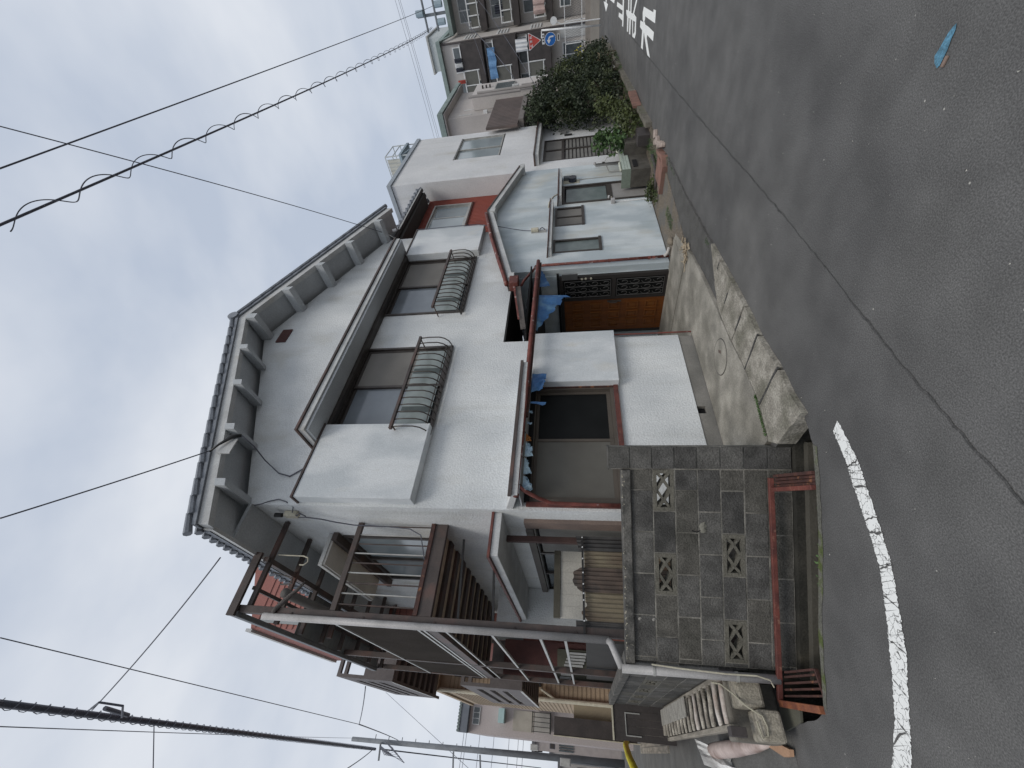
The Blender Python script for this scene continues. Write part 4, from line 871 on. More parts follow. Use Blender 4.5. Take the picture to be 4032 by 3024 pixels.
# red steel frame over the ditch
rf = thing('ditch_frame', tuple(bw(-1.9, 4.0, 0)), 'rusty red steel frame lying over the open ditch', 'steel frame')
a = bw(-.90, 4.02, .085); b = bw(-2.90, 4.02, .055)
MB().bar(a, b, .036, .042).build('long_bar', REDP, rf, bev=.004)
aR1 = Vector((1.70, 3.115, .012)); aR2 = Vector((1.78, 3.07, .012)); aL1 = Vector((.46, 4.19, .012)); aL2 = Vector((.40, 4.22, .012))
def down(p, q, w_=.04, h_=.05, nm='side_bar', m_=REDP): MB().bar(p, q, w_, h_).build(nm, m_, rf, bev=.003)
down(bw(-1.0, 4.0, .07), (1.665, 3.155, .015), .035, .045); down(bw(-.88, 4.0, .06), (1.755, 3.09, .010), .025, .035, m_=RUSTD)
MB().obox(bw(-.995, 4.0, .03), bw(-.885, 4.0, .03)-bw(-.995, 4.0, .03), Vector((1.675, 3.15, -.015))-bw(-1.0, 4.0, .03), (0, 0, .006)).build('channel_plate', RUSTD, rf)
for t in (.25, .5, .75):
    p = bw(-1.0, 4.0, .06).lerp(bw(-.88, 4.0, .055), t); q = Vector((1.665, 3.155, .0)).lerp(Vector((1.755, 3.09, .0)), t); down(p, q, .022, .012, 'slat', RUSTD)
down(bw(-2.90, 4.0, .05), (.395, 4.235, .010), .05, .05, m_=mat('rust_orange', (0.27, 0.10, 0.045), (0.13, 0.045, 0.03), 12, .6, .6, 70))
for i, t in enumerate((.25, .45, .65, .85, 1.0)):
    p = bw(-2.90, 4.0, .01).lerp(bw(-2.62, 4.0, .01), t); q = Vector((.43, 4.27, -.05)).lerp(Vector((.66, 4.28, -.05)), t); down(p, q, .016, .035, 'slat', RUSTD)
down((.40, 4.25, -.045), (.66, 4.26, -.045), .02, .03, 'cross_bar', RUSTD)

# ================================================================== BALCONY on the left side
bal = thing('metal_balcony', (1.5, 7, 3.5), 'brown steel balcony with ribbed screen on the alley side of the white house', 'balcony')
BX = .96
for y in (5.02, 7.9, 9.42):
    MB().box(BX-.04, BX+.04, y, y+.085, 0, 5.93).build('post', BROWN, bal, bev=.004)
B(BX+.041, XL-.002, 5.02, 5.07, 3.46, 3.66).build('floor_edge_beam', BROWN, bal, bev=.004)
B(BX+.041, XL-.002, 5.00, 5.019, 3.62, 3.67).build('floor_trim', RUSTD, bal)
B(BX+.041, XL-.002, 5.03, 5.08, 4.63, 4.70).build('front_rail', BROWN, bal, bev=.004)
for i in range(9):
    x = BX+.12+i*.118; MB().tube([(x, 5.055, 3.66), (x, 5.055, 4.63)], .009, 6).build('baluster', ALUL if i % 2 else BROWN, bal)
for yj in range(11):
    y = 5.20+yj*.38; B(BX+.037, XL-.005, y, y+.155, 3.552, 3.588).build('joist', BROWN, bal)
for i in range(9):
    x = BX+.042+i*.118; B(x, x+.114, 5.08, 9.4, 3.59, 3.615).build('deck_board', mat('deck_tan', (0.62, 0.50, 0.38), (0.50, 0.40, 0.30), 4, .8, .2, 60), bal)
B(BX-.035, BX+.035, 5.11, 9.42, 3.47, 3.64).build('side_beam', BROWN, bal)
# ribbed screen, outer plane
g = MB(); n = 34; z0, z1 = 3.72, 4.72
for i in range(n):
    za = z0+(z1-z0)*i/n; zb = z0+(z1-z0)*(i+1)/n; h = (zb-za)
    g.add([(BX-.012, 5.12, za), (BX-.012, 9.42, za), (BX-.034, 9.42, za+h*.25), (BX-.034, 5.12, za+h*.25), (BX-.012, 9.42, zb), (BX-.012, 5.12, zb)], [(0, 1, 2, 3), (3, 2, 4, 5)])
g.build('ribbed_screen', mat('ribbed_screen', (0.20, 0.182, 0.172), (0.165, 0.15, 0.14), 2, .6, .05, 30), bal, kind='stuff')
for z in (4.745, 3.69, 3.62): MB().bar((BX-.03, 5.1, z), (BX-.03, 9.45, z), .025, .03).build('screen_rail', ALUL, bal)
MB().bar((BX-.025, 5.1, 3.36), (BX-.025, 9.45, 3.36), .02, .025).build('screen_rail', ALUL, bal)
for z in (1.98,): MB().bar((BX-.015, 5.1, z), (BX-.015, 9.45, z), .02, .03).build('tie_rail', ALUL, bal)
for i in range(7):
    y = 6.1+i*.55; MB().bar((BX+.02, y, 3.66), (BX+.02, y, 4.7), .02, .02, (0, 1, 0)).build('screen_stud', BROWN, bal)
for z in (3.95, 4.25, 4.62): MB().bar((BX+.03, 9.36, z), (XL-.02, 9.36, z), .03, .03).build('rear_rail', BROWN, bal)
for i in range(8): MB().bar((BX+.12+i*.125, 9.36, 3.66), (BX+.12+i*.125, 9.36, 4.62), .015, .015, (0, 1, 0)).build('rear_baluster', ALUL, bal)
for z in (2.82, 2.26): MB().bar((BX-.015, 5.1, z), (BX-.015, 9.45, z), .03, .03).build('tie_rail', ALUL, bal)
for z in (2.75, 3.15): MB().bar((BX, 5.06, z), (XL-.12, 5.2, z+.12), .02, .025).build('cross_tie', BLACK, bal)
# balcony roof: open frame with fascia gutter
B(.87, .93, 5.00, 9.43, 5.84, 5.93).build('roof_gutter', mat('gutter_greyblue', (0.17, 0.18, 0.19), None, 3, .5, 0, 20), bal, bev=.01)
B(.87, 1.60, 4.96, 5.0, 5.85, 5.95).build('roof_front_beam', BROWN, bal)
B(1.50, 1.56, 5.0, 9.4, 5.75, 5.82).build('roof_purlin', BROWN, bal)
for i in range(8):
    y = 5.05+i*.62; B(.93, 2.05, y, y+.045, 5.74, 5.80).build('roof_rafter', BROWN, bal)
B(1.18, 1.22, 5.05, 9.4, 5.805, 5.835).build('roof_purlin', BROWN, bal)
B(.93, 1.49, 6.3, 9.4, 5.85, 5.856).build('roof_sheet', mat('poly_sheet', (0.20, 0.22, 0.23), None, 3, .4, 0, 10, alpha=1.0), bal)
B(BX+.04, XL-.01, 6.9, 6.94, 5.62, 5.70).build('cross_beam', BROWN, bal)
MB().tube([(1.22, 5.3, 5.55), (1.30, 9.2, 5.40)], .06, 10).build('old_pipe', mat('old_pipe', (0.16, 0.15, 0.14)), bal, smooth=True)
# side window and awning within the balcony
B(1.62, 2.058, 5.45, 7.25, 5.28, 5.34).build('side_awning', TRIM, house, bev=.004)
B(1.64, 2.05, 5.47, 7.23, 5.25, 5.279).build('side_awning_soffit', mat('awning_beige', (0.62, 0.60, 0.56), (0.52, 0.50, 0.47), 3), house)
B(1.95, 2.058, 5.40, 7.6, 5.17, 5.245).build('shutter_head', BROWN, house)
ws = swapxy(MB().box(5.50, 5.56, XL-.02, XL+.08, 3.70, 5.15).box(6.42, 6.48, XL-.018, XL+.078, 3.70, 5.15).box(7.39, 7.45, XL-.02, XL+.08, 3.70, 5.15).box(5.561, 7.389, XL-.019, XL+.079, 3.70, 3.75).box(5.561, 7.389, XL-.019, XL+.079, 5.10, 5.15))
ws = ws.build('side_window', ALU, house)
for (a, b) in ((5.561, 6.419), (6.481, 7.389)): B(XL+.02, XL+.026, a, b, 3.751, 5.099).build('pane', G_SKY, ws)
# ground floor side: small roof, door, dark interior
sr = B(1.56, XL-.002, 4.62, 7.6, 2.69, 2.78).build('side_roof', TRIM, house, bev=.006)
B(1.53, XL-.003, 4.60, 7.62, 2.781, 2.81).build('red_trim', REDP, sr)
ds = B(XL-.05, XL-.002, 4.78, 4.95, .3, 2.45).build('side_door_jamb', mat('jamb_brown', (0.20, 0.15, 0.125), (0.15, 0.115, 0.10), 4, .7, .2, 50), house)
B(XL+.01, XL+.03, 4.95, 5.9, .35, 2.3).build('side_shutter', mat('shutter_grey', (0.20, 0.195, 0.18), (0.16, 0.155, 0.14), 1, .7, .1, 50), house)
B(XL+.04, XL+.06, 5.9, 9.2, .35, 2.3).build('side_glass', G_FAR, house)
for (y, z) in ((5.92, .3), (6.8, .3), (7.7, .3), (8.6, .3)): B(XL, XL+.045, y, y+.05, z, 2.34).build('side_mullion', ALU, house)
B(XL-.06, XL-.003, 5.0, 9.3, 2.36, 2.45).build('side_lintel', mat('lintel', (0.13, 0.12, 0.11)), house)
ye = thing('yard_end_wall', (1.75, 7.1, 0), 'pale stucco wall with a round vent closing the side yard behind the fence', 'wall')
B(1.45, 2.055, 7.62, 7.7, 0, 3.2).build('wall', STUC, ye)
MB().tube([(1.70, 7.62, 2.68), (1.70, 7.59, 2.68)], .035, 14).build('vent', SWHT, ye)
mw = thing('maroon_wall', (1.3, 9.6, 0), 'dark maroon wall with an olive panel at the back of the side yard', 'wall')
B(.97, 1.61, 9.62, 9.69, 0, 3.35).build('wall', mat('maroon', (0.13, 0.055, 0.05), (0.08, 0.038, 0.036), 3, .8, .3, 40), mw)
B(1.0, 1.50, 9.58, 9.615, .9, 2.3).build('olive_panel', mat('olive_panel', (0.13, 0.13, 0.10), (0.09, 0.09, 0.07), 3), mw)
B(.985, 1.0, 9.56, 9.615, .9, 2.3).build('panel_frame', ALUL, mw)
g = MB(); rr = random.Random(91)
for k in range(9):
    x = 1.02+k*.05; g.box(x, x+.035, 9.555, 9.565, 2.05-k*.035-rr.uniform(0, .1), 2.25-k*.02)
g.build('torn_sheet_strip', TRIM, mw)
B(1.02, 1.05, 5.9, 9.3, .9, 1.75).build('yard_screen', mat('yard_dark', (0.05, 0.048, 0.046)), mw)
po = thing('carport_post', (1.93, 5.02, 1), 'dark red-brown timber post rising behind the corrugated fence', 'post')
B(1.895, 1.965, 5.06, 5.12, .1, 2.72).build('post_shaft', mat('red_brown_post', (0.085, 0.048, 0.042), (0.06, 0.035, 0.03), 5, .7, .3, 50), po, bev=.004)
B(1.20, 1.99, 5.60, 5.66, 2.05, 2.13).build('olive_beam', mat('olive_beam', (0.125, 0.115, 0.09), (0.09, 0.085, 0.065), 5, .8, .4, 50), None, 'olive grey timber beam above the pale boards behind the fence', 'beam')
pb = thing('pale_board_screen', (1.6, 5.62, 1.2), 'cream board screen half hidden behind the corrugated plastic fence', 'screen')
for i in range(6):
    x = 1.20+i*.132; B(x, x+.130, 5.62, 5.64, .6, 2.045).build('board', mat('pale_board', (0.60, 0.58, 0.52), (0.53, 0.51, 0.46), 3, .7, .1, 50), pb)
# corrugated plastic fence with black bar and bolts
cf = thing('corrugated_fence', (1.5, 5.02, .8), 'broken brown corrugated plastic fence topped by a black bar with white bolts', 'fence')
def corr(x0, x1, y, topf, nm, m_, ph=0):
    g = MB(); n = int((x1-x0)/.0085); vs_ = []
    for i in range(n+1):
        x = x0+(x1-x0)*i/n; yy = y+.010*math.sin(x*2*math.pi/.046+ph); vs_ += [(x, yy, .6), (x, yy, topf(x))]
    g.add(vs_, [(2*i, 2*i+2, 2*i+3, 2*i+1) for i in range(n)]); g.build(nm, m_, cf, smooth=True)
CORR = mat('corrugated_tan', (0.205, 0.175, 0.12), (0.135, 0.11, 0.08), 5, .45, .1, 60, (1, 1, .4), c3=(0.10, 0.07, 0.052), s3=4, t3=(.48, .68))
CORR2 = mat('corrugated_brown', (0.115, 0.085, 0.068), (0.075, 0.058, 0.048), 6, .45, .1, 60, c3=(0.05, 0.045, 0.042), s3=5, t3=(.5, .65))
CORRD = mat('corrugated_dark', (0.065, 0.062, 0.060), (0.035, 0.034, 0.034), 6, .5, .1, 60)
corr(1.80, 1.965, 5.03, lambda x: 1.84-(1.965-x)*.2, 'sheet', CORRD); corr(1.24, 1.80, 5.035, lambda x: 1.745, 'sheet', CORR)
corr(1.345, 1.60, 5.022, lambda x: 1.78+.095*max(0, 1-((x-1.47)/.135)**4)-(.03 if x < 1.40 else 0)+.008*math.sin(x*70), 'sheet', CORR2)
corr(1.06, 1.24, 5.034, lambda x: 1.76+.03*math.sin(x*40), 'sheet', CORR); corr(.93, 1.06, 5.03, lambda x: 1.85, 'sheet', CORRD)
B(.90, 1.95, 4.985, 5.005, 1.752, 1.775).build('black_bar', BLACK, cf)
for x in (1.935, 1.82, 1.69, 1.535, 1.415, 1.318, 1.25, 1.05):
    MB().tube([(x, 4.984, 1.764), (x, 4.976, 1.764)], .008, 8).build('bolt', SWHT, cf)
# hangers and rope under the balcony roof
hg = thing('clothes_hanger', (1.55, 5.3, 5.3), 'wire hanger and hooks dangling under the balcony roof', 'hanger')
MB().tube([(1.62, 5.10, 5.72), (1.62, 5.1, 5.35), (1.60, 5.1, 5.28), (1.55, 5.1, 5.26), (1.51, 5.1, 5.30), (1.51, 5.1, 5.36)], .008, 6).build('hook', CREAM, hg)
hg2 = thing('pipe_hook', (1.3, 5.3, 5.3), 'second bent hook hanging further left under the balcony roof', 'hook')
MB().tube([(1.42, 5.15, 5.72), (1.36, 5.15, 5.42), (1.30, 5.15, 5.40), (1.28, 5.15, 5.46), (1.28, 5.15, 5.55)], .010, 6).build('hook', BEAMO, hg2)
rp = thing('rolled_line', (1.1, 5.1, 5.2), 'knotted bundle of cord tied to the front balcony post', 'cord')
MB().tube([(1.30, 5.06, 5.16), (1.20, 5.05, 5.22), (1.10, 5.04, 5.30), (.98, 5.0, 5.36), (.93, 4.99, 5.38)], [.012, .022, .03, .028, .02], 8).build('bundle', BEAMO, rp, smooth=True)

# meter & cables on the house corner
mb_ = thing('service_box', (2.04, 4.85, 5.5), 'small cream junction box with black cable loops under the left eave', 'junction box')
B(1.99, XL-.002, 4.70, 4.80, 5.42, 5.60).build('box', CREAM, mb_, bev=.01)
MB().tube([(2.0, 4.72, 5.62), (2.0, 4.72, 5.72)], .03, 8).build('cap', BLACK, mb_)
MB().tube([(2.0, 4.72, 5.42), (1.97, 4.66, 5.36), (1.98, 4.60, 5.30), (1.97, 4.66, 5.24), (1.98, 4.72, 5.28), (1.99, 4.76, 5.40)], .007, 6).build('cable_loop', WIRE, mb_, smooth=True)
MB().tube([(2.04, 4.53, 5.92), (2.05, 4.50, 5.80), (2.10, 4.53, 5.74), (2.13, 4.53, 5.62), (2.10, 4.53, 5.50), (2.06, 4.60, 5.42), (2.02, 4.68, 5.46)], .007, 6).build('cable', WIRE, mb_, smooth=True)
MB().tube([(1.99, 4.74, 5.30), (2.0, 4.82, 5.10), (2.0, 4.90, 4.95), (2.0, 4.98, 4.72), (2.0, 4.99, 4.3), (1.98, 5.0, 3.95), (1.90, 4.99, 3.78), (1.6, 4.98, 3.66)], .008, 6).build('cable', WIRE, mb_, smooth=True)
vb = thing('verge_bracket', (2.6, 4.0, 6.4), 'white cable anchor plate with black insulator on the front verge', 'bracket')
B(2.50, 2.72, YF-.02, YF-.002, 6.20, 6.38).build('plate', TRIM, vb)
MB().tube([(2.50, 3.98, 6.46), (2.60, 3.97, 6.38), (2.74, 3.98, 6.26), (2.76, 4.0, 6.16)], [.012, .014, .03, .022], 8).build('conduit', BLACK, vb, smooth=True)
MB().tube([(2.76, 4.0, 6.15), (2.72, 4.2, 6.08), (2.66, 4.45, 6.05), (2.50, 4.52, 5.80), (2.46, 4.53, 5.62), (2.62, 4.53, 5.42), (2.88, 4.53, 5.36)], .009, 6).build('cable', WIRE, vb, smooth=True)

# ================================================================== NEIGHBOUR WHITE HOUSE (3)
h3 = thing('white_neighbour_house', (13.4, Y0, 0), 'tall plain white flat-topped house with a roof rack, beyond the wing', 'house')
D3 = (12.20, 13.80, .05, 2.58); V3 = (13.10, 14.84, 3.90, 5.30); S3 = (14.15, 15.1, 0.35, 1.15)
wall_xz(11.65, 15.27, 0, 6.93, Y0, Y0+.15, [D3, V3]).build('front_wall', WALLW, h3)
B(11.65, 11.80, Y0+.151, 9.5, 0, 6.93).build('side_wall', WALLW, h3); B(15.12, 15.27, Y0+.151, 9.5, 0, 6.93).build('side_wall', WALLW, h3)
B(11.65, 15.27, Y0+.0, 9.5, 6.932, 6.96).build('roof_deck', ALUL, h3)
B(11.60, 15.30, Y0-.04, Y0-.001, 6.87, 6.99).build('parapet_flashing', mat('flash_blue', (0.36, 0.40, 0.44)), h3)
B(11.60, 11.645, Y0-.001, 9.5, 6.87, 6.99).build('parapet_flashing', MAT['flash_blue'], h3)
B(12.0, 14.9, 6.0, 6.05, .1, 6.8).build('inner_wall', mat('inner_white', (0.22, 0.23, 0.23)), h3)
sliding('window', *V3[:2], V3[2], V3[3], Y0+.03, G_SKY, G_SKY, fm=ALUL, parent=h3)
do3 = MB().box(D3[0], D3[0]+.05, Y0, Y0+.08, D3[2], D3[3]).box(D3[1]-.05, D3[1], Y0, Y0+.08, D3[2], D3[3]).box(D3[0]+.051, D3[1]-.051, Y0+.001, Y0+.079, 2.52, 2.58).box(D3[0]+.051, D3[1]-.051, Y0+.001, Y0+.079, 1.98, 2.06).box(12.97, 13.03, Y0+.002, Y0+.078, .05, 2.52).build('shutter_door', ALU, h3)
for (a, b) in ((12.251, 12.969), (13.031, 13.749)):
    B(a, b, Y0+.03, Y0+.036, 2.061, 2.519).build('transom_pane', G_NET, do3)
    g = MB(); nn = 18
    for i in range(nn):
        zz = .08+i*(1.9/nn); g.box(a, b, Y0+.03+.0, Y0+.05, zz, zz+.07)
    g.build('shutter_slats', mat('shutter_slat', (0.22, 0.215, 0.20), (0.17, 0.165, 0.155), 3, .5, .05, 40), do3, kind='stuff')
    B(a, b, Y0+.052, Y0+.06, .06, 1.97).build('shutter_back', DKBR, do3)
hd3 = B(12.0, 15.90-.7, 4.25, Y0-.001, 2.66, 2.76).build('porch_hood', TRIM, h3, bev=.004)
B(11.97, 15.23, 4.22, Y0-.002, 2.762, 2.80).build('flashing', BROWN, hd3)
B(13.98, 14.02, Y0-.05, Y0-.002, 1.75, 1.98).build('letter_slot', BLACK, h3); B(14.18, 14.32, Y0-.07, Y0-.002, 1.92, 2.10).build('lamp_box', mat('grey_box2', (0.2, 0.2, 0.2)), h3, bev=.01)
B(14.25, 15.0, Y0-.03, Y0-.002, .30, 1.25).build('low_panel', mat('grey_panel2', (0.33, 0.33, 0.32)), h3)
B(11.66, 15.27, Y0-.02, Y0-.003, 0, .24).build('plinth', FOUND, h3)
# roof rack with water tank frame
rk = thing('roof_platform', (12.8, 5.3, 7.0), 'white metal drying platform standing on the neighbour roof', 'roof platform')
T1 = mat('rack_pale', (0.52, 0.55, 0.55)); T2 = mat('rack_blue', (0.30, 0.37, 0.42))
rx0, rx1, ry0, ry1, rz0, rz1 = 14.25, 15.2, 4.62, 5.35, 7.30, 7.88
for i, x in enumerate((rx0, rx1)):
    for y in (ry0, ry1): MB().bar((x, y, 6.95), (x, y, rz1), .028, .028, (0, 1, 0)).build('post', T1, rk)
MB().box(rx0-.05, rx1+.05, ry0-.05, ry1+.05, rz0, rz0+.08).build('deck', T2, rk)
for z in (rz1, rz0+.32):
    for (p, q) in (((rx0, ry0, z), (rx1, ry0, z)), ((rx0, ry1, z), (rx1, ry1, z)), ((rx0, ry0, z), (rx0, ry1, z)), ((rx1, ry0, z), (rx1, ry1, z))): MB().bar(p, q, .022, .022).build('rail', T1, rk)
B(rx0-.02, rx0+.02, ry0+.1, ry1-.1, rz0+.08, rz1-.05).build('screen_panel', mat('rack_cream', (0.55, 0.55, 0.50)), rk)
for i in range(6): MB().bar((rx0-.03, ry0+.08+i*.115, rz0+.08), (rx0-.03, ry0+.08+i*.115, rz1), .012, .012, (0, 1, 0)).build('upright', T1, rk)
for (p, q) in (((rx0, ry0, 6.95), (rx1, ry0, rz0)), ((rx1, ry0, 6.95), (rx0, ry0, rz0)), ((rx0, ry0, 6.95), (rx0, ry1, rz0))): MB().bar(p, q, .035, .035).build('brace', T2, rk)

# ================================================================== BEIGE HOUSE 4 (corner at x=18.3)
h4 = thing('beige_house', (19.5, 5, 0), 'greyish beige house with green gutter and dark brown balcony front', 'house')
B(18.1, 21.6, 4.80, 12, 0, 6.55).build('main_wall', WALLB, h4); B(15.3, 18.09, 4.80, 9, 0, 4.3).build('lower_wall', WALLB, h4)
B(18.75, 20.35, 4.30, 4.79, 0, 5.55).build('wing_wall', mat('beige_wall2', (0.58, 0.55, 0.53), (0.51, 0.48, 0.46), 1, .9, .1, 30), h4)
B(17.9, 22.1, 4.50, 4.56, 6.62, 6.80).build('gutter_front', GRN, h4); B(17.86, 17.92, 4.50, 10, 6.62, 6.80).build('gutter_side', GRN, h4)
B(17.92, 22.1, 4.561, 10, 6.80, 6.86).build('roof_slab', GRN, h4)
MB().prism([(17.9, 4.56, 6.56), (22.1, 4.56, 6.56), (22.1, 4.56, 6.60), (17.9, 4.56, 6.60)], (0, 5, 0)).build('soffit', WALLB, h4)
bp4 = B(14.9, 17.95, 4.33, 4.40, 3.47, 4.50).build('balcony_panel', BRPAN, h4)
for i in range(20): B(14.95+i*.15, 14.957+i*.15, 4.325, 4.329, 3.49, 4.48).build('panel_rib', DKBR, bp4)
B(15.30, 18.0, 4.30, 4.79, 3.30, 3.465).build('balcony_beam', mat('beam_grey', (0.20, 0.18, 0.17)), h4)
B(15.4, 18.0, 4.78, 4.798, 2.4, 3.28).build('dark_opening', DARK, h4)
for i, (x, z) in enumerate(((19.1, 3.9), )):
    f = MB().box(x, x+.85, 4.26, 4.299, z, z+.8).build('window', ALUL, h4); B(x+.05, x+.80, 4.25, 4.259, z+.05, z+.75).build('pane', G_FAR, f)
for (x, z0, z1) in ((18.3, 3.6, 5.6), (18.7, .4, 5.3), (18.95, .4, 3.6)): MB().tube([(x, 4.22, z0), (x, 4.22, z1)], .05, 8).build('drain_pipe', mat('pipe_grey', (0.33, 0.31, 0.30)), h4)
for (x, z) in ((18.3, 5.6), (18.9, 5.5)): B(x, x+.05, 4.775, 4.799, z, z+.5).build('wall_strip', TRIM, h4)
B(18.2, 18.36, 4.70, 4.799, 4.95, 5.10).build('lamp', WHT, h4)
B(18.80, 19.0, 4.15, 4.299, 3.7, 3.95).build('vent_cover', TRIM, h4); 
for z in (4.9, 5.05, 5.2): B(19.6, 19.7, 4.2, 4.299, z, z+.05).build('clamp', DKBR, h4)

# ================================================================== APARTMENT BLOCK (facade x = 34)
ap = thing('apartment_block', (36, 4, 0), 'beige four-storey apartment block with dark balconies and laundry at the street end', 'apartment building')
AXX = 34.0
B(AXX, AXX+10, 4.72, 16, 0, 10.05).build('left_wing', WALLA, ap)
B(AXX+2.4, AXX+10, -8, 4.70, 0, 9.35).build('right_wing', WALLA, ap)
B(AXX-.35, AXX+10.2, 4.60, 16.1, 10.06, 10.32).build('roof_edge', GRN, ap); B(AXX+1.2, AXX+10.2, -8.1, 4.59, 9.36, 9.62).build('roof_edge', GRN, ap)
MB().prism([(AXX-.35, 4.60, 10.05), (AXX+1.25, 4.60, 9.40), (AXX+1.25, 4.60, 9.62), (AXX-.35, 4.60, 10.3)], (0, -.06, 0)).build('roof_edge', GRN, ap)
def pan(y0, y1, z0, z1, m_, nm, d=.04, x=AXX, par=ap): return B(x-d, x-.002, y0, y1, z0, z1).build(nm, m_, par)
def aptwin(y0, y1, z0, z1, x=AXX):
    f = pan(y0, y1, z0, z1, WHT, 'window', .05, x); m_ = (y0+y1)/2
    B(x-.06, x-.051, y0+.06, m_-.03, z0+.06, z1-.06).build('pane', G_FAR, f); B(x-.06, x-.051, m_+.03, y1-.06, z0+.06, z1-.06).build('pane', G_FAR, f)
for (zs, zr) in ((7.62, 8.72), (5.45, 6.58), (3.30, 4.42)):
    # left wing: slab, solid dark panel and open railing, window behind
    s = pan(4.75, 11.0, zs-.38, zs, DKBR, 'balcony_slab', .95)
    pan(4.80, 6.12, zs+.001, zr-.06, DKBR, 'balcony_panel', .93)
    B(AXX-.96, AXX-.90, 4.80, 11, zr-.06, zr).build('hand_rail', WHT, ap)
    for y in (6.15, 6.95, 7.8, 8.4, 9.0, 9.6): B(AXX-.95, AXX-.90, y, y+.05, zs+.001, zr-.061).build('rail_post', WHT, ap)
    B(AXX-.94, AXX-.91, 6.2, 9.6, zs+.1, zs+.15).build('low_rail', WHT, ap)
    B(AXX-.92, AXX-.915, 6.22, 9.6, zs+.15, zr-.1).build('smoked_panel', mat('smoked', (0.13, 0.13, 0.115)), ap)
    aptwin(5.0, 6.4, zs+.1, zs+1.75); aptwin(6.9, 8.6, zs+.1, zs+1.75)
    # side grille and right wing
    zq = zs-.12; XW = AXX+2.4
    pan(-3.0, 4.60, zq-.42, zq, DKBR, 'balcony_slab', .9, XW)
    aptwin(2.9, 4.2, zq+.1, zq+1.5, XW); aptwin(.6, 2.0, zq+.1, zq+1.5, XW)
    B(XW-.87, XW-.86, .5, 4.35, zq+.05, zq+.60).build('smoked_panel', MAT['smoked'], ap)
    for y in (4.35, 3.75, 3.15, 2.5, 1.8, 1.1): B(XW-.93, XW-.88, y, y+.06, zq, zq+.78).build('rail_post', WHT, ap)
    B(XW-.94, XW-.88, .4, 4.42, zq+.72, zq+.78).build('hand_rail', WHT, ap); B(XW-.93, XW-.89, .4, 4.42, zq+.06, zq+.11).build('low_rail', WHT, ap)
    for k in range(4): B(AXX+.1, AXX+1.4, 4.67, 4.699, zs+.2+k*.2, zs+.30+k*.2).build('ladder_grille', WHT, ap)
MB().tube([(AXX-.1, 4.78, .6), (AXX-.1, 4.78, 10.0)], .06, 8).build('drain_pipe', mat('pipe_brown', (0.09, 0.08, 0.08)), ap)
# ground floor: low wall and mesh fence in front
aptwin(5.6, 6.9, .95, 2.2); aptwin(1.5, 2.6, 1.0, 2.1, AXX+1.6); aptwin(3.2, 4.1, 1.6, 2.3, AXX+1.6)
B(AXX-.05, AXX-.002, 4.8, 5.4, .5, 2.3).build('utility_cabinet', TRIM, ap)
lw = thing('low_street_wall', (32.5, 3, 0), 'long low beige wall below the mesh fence at the street end', 'wall')
B(32.3, 32.55, -9, 6.7, 0, .50).build('lower_band', mat('low_wall', (0.36, 0.335, 0.30), (0.28, 0.26, 0.235), 2, .9, .3, 40, (1, .3, 1)), lw)
B(32.35, 32.55, -9, 6.7, .501, .80).build('upper_band', mat('low_wall2', (0.30, 0.27, 0.24)), lw)
mf = thing('mesh_fence', (32.4, 3, .8), 'white framed wire mesh fence in front of the apartment ground floor', 'fence')
for y in [6.5-1.06*k for k in range(14)]: B(32.42, 32.46, y, y+.05, .8, 2.0).build('post', WHT, mf)
B(32.42, 32.46, -8, 6.5, 1.98, 2.02).build('top_rail', WHT, mf); B(32.42, 32.46, -8, 6.5, .98, 1.02).build('bottom_rail', WHT, mf)
g = MB()
for k in range(130):
    y = 6.5-k*.11; g.bar((32.44, y, 1.02), (32.44, y-.5, 1.98), .006, .006); g.bar((32.44, y-.5, 1.02), (32.44, y, 1.98), .006, .006)
g.build('wire_mesh', mat('mesh_wire', (0.09, 0.10, 0.11)), mf, kind='stuff')
# laundry
def hang(y0, y1, z0, z1, m_, label, x=AXX-1.0, cat='laundry'):
    g = MB(); n = 12; vs_ = []
    for i in range(n+1):
        y = y0+(y1-y0)*i/n; dx = .03*math.sin(i*1.7); vs_ += [(x+dx, y, z1), (x+dx*2.2-.02, y, z0+.03*math.sin(i))]
    g.add(vs_, [(2*i, 2*i+2, 2*i+3, 2*i+1) for i in range(n)]); g.prism([(x+.05, y0, z1-.01), (x+.05, y1, z1-.01), (x+.05, y1, z1), (x+.05, y0, z1)], (.01, 0, 0))
    return g.build('laundry', m_, None, label, cat)
hang(5.15, 6.8, 6.45, 6.95, CLOTHB, 'blue sheet hung over the middle balcony rail of the apartments')
hang(7.0, 7.45, 6.3, 6.85, CLOTHR, 'red-orange cloth hung beside the blue sheet on the middle balcony')
hang(4.95, 5.6, 4.35, 5.1, SWHT, 'white cloth hung above the lowest dark balcony panel')
hang(3.0, 4.25, 3.25, 3.98, CLOTHP, 'large pink quilt hung on the lower right balcony', AXX+1.44)
for k, (y, m_, nm) in enumerate(((5.45, CLOTHD, 'dark shirt at the right end of the top balcony line'), (5.70, SWHT, 'white shirt between dark shirts on the top balcony line'), (5.95, CLOTHD, 'dark shirt next to the red cloth on the top balcony line'), (6.6, CLOTHR, 'small red cloth on the top balcony line'))):
    hang(y, y+.22, 8.65, 9.15, m_, nm)
hang(3.5, 3.95, 5.9, 6.5, CLOTHD, 'dark clothes on the middle right balcony', AXX+1.9)

# distant pale block and green hill tree behind apartments
fb = thing('distant_block', (60, 8, 0), 'hazy pale rooftop box standing behind the apartment roof', 'building')
B(58, 64, 7.4, 10.5, 0, 17.2).build('wall', mat('far_pale', (0.50, 0.54, 0.54)), fb); B(57.8, 64.2, 7.2, 10.7, 17.2, 17.4).build('roof', ALUL, fb)

